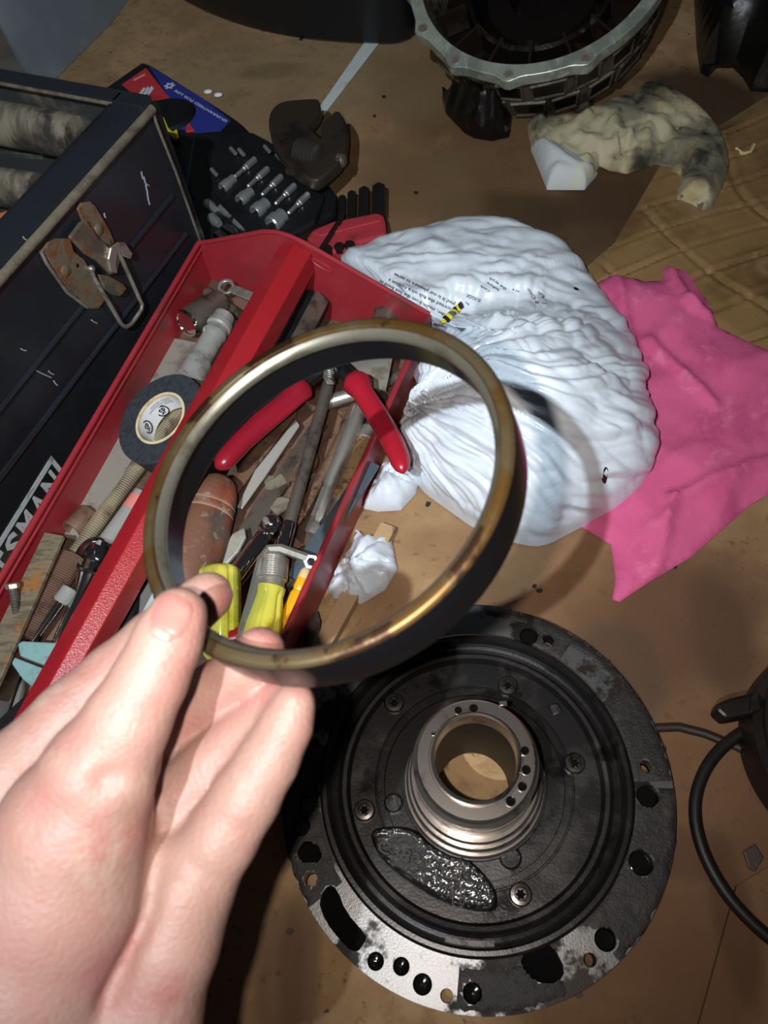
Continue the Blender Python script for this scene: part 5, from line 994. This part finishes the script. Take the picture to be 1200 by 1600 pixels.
# tapered bright blade, toothed strip and brown scrap along the bottom
g = G(); g.prism([at(x, y, z) for x, y, z in ((462, 655, .026), (468, 664, .026), (420, 735, .026), (378, 794, .025), (370, 792, .025), (398, 735, .026))], -UP * .0022); single('tapered_blade', 'bright tapered steel blade under the left red grip', 'blade', g, mat('bright_blade', rgb(182, 180, 172), .4, .4), smooth=0, bevel=.0005)
bar('pierced_strip', 'brown steel strip pierced with holes under the left red grip', 'strip', (455, 640), (352, 778), .022, .022, 22, 24, .0024, BROWNST)
bar('cutting_strip', 'second brown flat strip lying below the tapered blade', 'strip', (500, 660), (372, 850), .018, .018, 26, 30, .0024, DSTEEL)
random.seed(21)
def disc(x, y, z, r, m, lab, hole=.0, nm='washer'):
    c = at(x, y, z); rr = mm(r, c); g = G(); tl = V((random.uniform(-.2, .2), random.uniform(-.2, .2), 1)); g.ring(c, tl, [(0, max(.0005, rr * hole)), (.002, max(.0005, rr * hole)), (.002, rr), (0, rr)], 24); single(nm, lab, 'washer', g, m, smooth=30)
disc(466, 726, .016, 34, BROWNST, 'large rusty round disc under the long rod'); disc(527, 705, .015, 24, BROWNST, 'smaller rusty disc between the long rod and the bright driver rod', .3)
disc(598, 630, .015, 20, DSTEEL, 'dark round washer near the right wall beside the scraper blade', .35)
scr = [('brown rusted lump beside the pliers pivot', 545, 640, 24), ('flaky brown scrap under the bright driver rod', 508, 742, 20), ('small brown scrap left of the long rod', 440, 790, 18), ('grey brown scrap near the right red grip', 585, 648, 16), ('brown wood splinter under the long rod middle', 480, 690, 18), ('pale brown splinter beside the tapered blade', 428, 752, 20), ('brown flake under the bent hex key', 455, 850, 18), ('dull brown scrap beside the blue strip', 505, 800, 16), ('brown splinter near the chrome handle', 452, 905, 18), ('rust coloured chip below the scraper blade', 560, 625, 14)]
for i, (lab, x, y, r) in enumerate(scr):
    c = at(x, y, .0145 + .002 * (i % 3)); rr = mm(r, c); a0 = random.uniform(0, 3); g = G(); P = [c + V((rr * (1.5 if j % 2 else .9) * math.cos(a0 + 6.283 * j / 7) * random.uniform(.5, 1), rr * math.sin(a0 + 6.283 * j / 7) * random.uniform(.5, 1.2), random.uniform(-.001, .002))) for j in range(7)]; g.prism(P, -UP * .003)
    single('rusty_scrap', lab, 'scrap', g, (BROWNST, RUSTBAR, GRIMY)[i % 3], 'rusty scraps in the tray', smooth=0, bevel=.0006)
tool('small_spanner', 'small dark spanner lying across by the right wall under the pliers', 'spanner', (566, 622), (626, 586), .030, .026, [('small_spanner', DSTEEL, [(0, 8), (.1, 9), (.8, 7), (.85, 12), (1, 11)], 10)])
tool('cross_rod', 'grey rod lying across behind the pliers handles', 'rod', (500, 632), (566, 612), .034, .034, [('cross_rod', STEEL, [(0, 9), (.05, 11), (1, 11)], 14)])
g = G(); P = [at(x, y, .0185) for x, y in ((455, 590), (440, 612), (432, 640), (444, 660), (462, 650))]; g.tube(P, .0022, 8); single('rusty_wire', 'bent rusty wire in the shadow left of the pliers', 'wire', g, BROWNST)
nut(446, 628, .017, 11, CLEARG, 'pale_fitting', 'small pale fitting in the shadow beside the left red grip', 'fitting')
# near end, left of the hand
tool('dark_driver', 'black handled tool beside the handle bar left of the hand', 'screwdriver', (240, 900), (150, 1060), .030, .026, [('dark_driver', BLACKPL, [(0, 6), (.1, 12), (.5, 14), (1, 13)], 12)])
tool('chrome_bar', 'chrome bar between the black tool and the grey plastic piece', 'bar', (232, 930), (180, 1040), .030, .026, [('chrome_bar', CHROME, [(0, 7), (.05, 8), (1, 8)], 12)])
g = G(); g.prism([at(x, y, .036) for x, y in ((218, 930), (236, 900), (262, 930), (238, 985), (214, 975))], -UP * .006); gp_ = single('grey_plastic_piece', 'pale grey plastic piece with tiny marks left of the thumb', 'plastic piece', g, PALEPL, smooth=0, bevel=.0012)
tool('wood_dowel', 'worn brown bar lying deep in the tray below the chrome bar', 'bar', (214, 1010), (120, 1180), .016, .016, [('wood_dowel', BROWNST, [(0, 10), (.05, 13), (1, 13)], 12)])

# ------------------------------------------------------------------ the hand: one continuous surface from a signed distance field
def sdf_hand():
    """joints given as (px, py, distance from the camera, radius px)"""
    def J(x, y, d, r): p = dep(x, y, d); return np.array(p), r * d / F
    fingers = {
        'thumb': [J(279, 962, .2010, 46), J(262, 1000, .1995, 52), J(234, 1062, .198, 57), J(198, 1128, .197, 66), J(158, 1208, .1985, 90), J(118, 1294, .202, 116), J(94, 1385, .205, 138), J(44, 1505, .207, 154), J(-10, 1640, .209, 164)],
        'index': [J(326, 931, .2360, 39), J(290, 958, .238, 43), J(240, 1000, .239, 45), J(180, 1055, .238, 50), J(110, 1120, .233, 56), J(20, 1215, .226, 64)],
        'middle': [J(406, 1019, .2245, 41), J(382, 1044, .2270, 43), J(336, 1082, .2320, 47), J(285, 1126, .2350, 52), J(222, 1190, .2345, 58), J(120, 1290, .229, 66)],
        'ring': [J(452, 1086, .2215, 37), J(426, 1114, .2235, 42), J(381, 1153, .2250, 47), J(330, 1200, .2255, 51), J(272, 1256, .2240, 55), J(190, 1335, .222, 62)],
        'little': [J(460, 1101, .2150, 35), J(447, 1134, .2150, 42), J(420, 1187, .2145, 48), J(384, 1247, .2135, 54), J(345, 1310, .2125, 58), J(296, 1385, .2120, 62)]}
    palm = [([J(110, 1700, .214, 128), J(20, 1860, .216, 122), J(-90, 2080, .222, 126), J(-200, 2300, .230, 134)]), ([J(120, 1290, .229, 66), J(190, 1335, .222, 62), J(288, 1385, .2130, 66)]), ([J(288, 1385, .2130, 66), J(262, 1470, .2100, 76), J(215, 1600, .2090, 92), J(180, 1760, .212, 112)]),
            ([J(130, 1330, .228, 66), J(110, 1450, .224, 84), J(90, 1620, .220, 110), J(60, 1780, .218, 130)]), ([J(200, 1370, .222, 62), J(190, 1480, .2175, 76), J(150, 1640, .214, 108)]), ([J(20, 1215, .226, 64), J(20, 1340, .222, 90), J(20, 1500, .216, 120), J(20, 1700, .215, 140)]),
            ([J(44, 1505, .207, 150), J(-10, 1640, .209, 160), J(0, 1790, .212, 160)])]
    allp = [q for f in fingers.values() for q in f] + [q for f in palm for q in f]
    P = np.array([q[0] for q in allp]); R = max(q[1] for q in allp)
    vox = .00165; lo = P.min(0) - R * .6 - .006; hi = P.max(0) + R * .6 + .006
    nx, ny, nz = [int(v) + 1 for v in (hi - lo) / vox]
    X = np.stack(np.meshgrid(*[lo[i] + vox * np.arange(n) for i, n in enumerate((nx, ny, nz))], indexing='ij'), -1).astype(np.float32)
    def cone(a, ra, b, rb):
        ba = (b - a).astype(np.float32); l2 = float((ba ** 2).sum()); t = np.clip(((X - a.astype(np.float32)) @ ba) / l2, 0, 1); c = X - a.astype(np.float32) - t[..., None] * ba
        return np.sqrt((c ** 2).sum(-1)) - (ra + (rb - ra) * t)
    def smin(a, b, k): h = np.clip(.5 + .5 * (b - a) / k, 0, 1); return b * (1 - h) + a * h - k * h * (1 - h)
    def chain(c, k):
        d = None
        for (a, ra), (b, rb) in zip(c[:-1], c[1:]): e = cone(a, ra, b, rb); d = e if d is None else smin(d, e, k)
        return d
    pm = None
    for c in palm: e = chain(c, .004); pm = e if pm is None else smin(pm, e, .007)
    d = pm
    for n in ('index', 'middle', 'ring', 'little'): d = smin(d, smin(chain(fingers[n], .002), pm, .005), .0009)
    d = smin(d, chain(fingers['thumb'], .003), .0022)
    def groove(pts, r, dep_):
        """shallow skin crease: pushes the surface in along a path"""
        nonlocal d
        q = None
        for (a, b) in zip(pts[:-1], pts[1:]): e = cone(a, 0, b, 0); q = e if q is None else np.minimum(q, e)
        d = d + dep_ * np.exp(-(q / r) ** 2)
    def S_(x, y, dd): return np.array(dep(x, y, dd))
    groove([S_(160, 1215, .186), S_(236, 1193, .199), S_(243, 1250, .203), S_(243, 1330, .203), S_(236, 1420, .201), S_(205, 1490, .199), S_(160, 1560, .196)], .0026, .0030)
    groove([S_(250, 1260, .214), S_(300, 1290, .209), S_(345, 1320, .205), S_(362, 1340, .203)], .0016, .0009)
    groove([S_(245, 1340, .204), S_(300, 1360, .202), S_(345, 1395, .202), S_(362, 1425, .203)], .0020, .0011)
    groove([S_(160, 1118, .188), S_(192, 1126, .186), S_(240, 1120, .188)], .0016, .0006)
    groove([S_(168, 1132, .188), S_(200, 1140, .186), S_(238, 1140, .188)], .0013, .0005)
    groove([S_(385, 1170, .207), S_(425, 1195, .207), S_(455, 1200, .21)], .0015, .0007)
    groove([S_(310, 1275, .203), S_(352, 1290, .202), S_(390, 1300, .205)], .0015, .0008)
    groove([S_(60, 1290, .184), S_(120, 1265, .184), S_(160, 1240, .185)], .003, .0008); groove([S_(80, 1340, .180), S_(150, 1310, .182), S_(215, 1270, .19)], .003, .0006)
    # surface nets
    s = d < 0; V8 = [(i, j, k) for i in (0, 1) for j in (0, 1) for k in (0, 1)]
    cnt = sum(s[i:nx - 1 + i, j:ny - 1 + j, k:nz - 1 + k].astype(np.int8) for i, j, k in V8); act = (cnt > 0) & (cnt < 8); ids = -np.ones(act.shape, np.int64); idx = np.argwhere(act); ids[act] = np.arange(len(idx))
    acc = np.zeros((len(idx), 3)); w = np.zeros(len(idx))
    for ea in V8:
        for ax_ in range(3):
            if ea[ax_]: continue
            eb = list(ea); eb[ax_] = 1; va = d[tuple((idx + ea).T)]; vb = d[tuple((idx + eb).T)]; m = (va < 0) != (vb < 0); t = np.where(m, va / np.where(m, va - vb, 1), 0)
            p = np.tile(np.array(ea, float), (len(idx), 1)); p[:, ax_] += t; acc[m] += p[m]; w += m
    vs = lo + vox * (idx + acc / w[:, None]); fs = []
    for ax_ in range(3):
        o = [q for q in range(3) if q != ax_]; sl0 = [slice(1, n - 1) for n in (nx, ny, nz)]; sl1 = list(sl0); sl0[ax_] = slice(0, (nx, ny, nz)[ax_] - 1); sl1[ax_] = slice(1, (nx, ny, nz)[ax_])
        cr = np.argwhere(s[tuple(sl0)] != s[tuple(sl1)])
        off = np.array([sl.start for sl in sl0]); cr = cr + off
        if len(cr) == 0: continue
        def cid(du, dv): q = cr.copy(); q[:, o[0]] -= du; q[:, o[1]] -= dv; return ids[tuple(q.T)]
        F4 = np.stack([cid(0, 0), cid(1, 0), cid(1, 1), cid(0, 1)], 1); fs.append(F4[(F4 >= 0).all(1)])
    fs = np.concatenate(fs)
    # a little smoothing of the grid steps
    for it in range(3):
        a2 = np.zeros_like(vs); c2 = np.zeros(len(vs))
        for i in range(4):
            np.add.at(a2, fs[:, i], vs[fs[:, (i + 1) % 4]]); np.add.at(c2, fs[:, i], 1); np.add.at(a2, fs[:, i], vs[fs[:, (i + 3) % 4]]); np.add.at(c2, fs[:, i], 1)
        vs = vs * .5 + .5 * a2 / c2[:, None]
    return vs, fs
hv_, hf_ = sdf_hand()
g = G(); g.v = [V(p) for p in hv_]; g.f = [tuple(int(i) for i in f) for f in hf_]
hand = single('hand', 'bare hand with thumb and fingers closed on the steel ring', 'hand', g, SKIN, smooth=180)
hb_ = BVHTree.FromPolygons([tuple(p) for p in g.v], g.f)
def nail(cx, cy, hw, hh, rot, th=.0005):
    """thin curved plate laid on the fingertip, seen from the camera side"""
    N = 13; vs = []; fs = []; Lm = []
    for i in range(N):
        for j in range(N):
            a, b = -1 + 2 * i / (N - 1), -1 + 2 * j / (N - 1); sx = a * math.sqrt(1 - .42 * b * b); sy = b * math.sqrt(1 - .42 * a * a)
            x = cx + hw * sx * math.cos(rot) - hh * sy * math.sin(rot); y = cy + hw * sx * math.sin(rot) + hh * sy * math.cos(rot)
            r = cdir(x - 600, y - 800, F).normalized(); q = hb_.ray_cast(CAM, r); p, nn_ = (q[0], q[1]) if q[0] else (dep(x, y, .19), -r)
            e = max(abs(a), abs(b)); vs.append(p - r * (th * (1 - e ** 6) - .0002))
    for i in range(N - 1):
        for j in range(N - 1): fs.append((i * N + j, (i + 1) * N + j, (i + 1) * N + j + 1, i * N + j + 1))
    g = G(); g.add(vs, fs); return g
nl_ = link('thumbnail', nail(268, 962, 34, 37, .42, .0007), NAIL, hand, smooth=60)
link('lunula', nail(252, 990, 22, 10, .42, .0010), NAILW, nl_, smooth=60)
for o in list(bpy.data.objects):
    if '_loc' in o: del o['_loc']
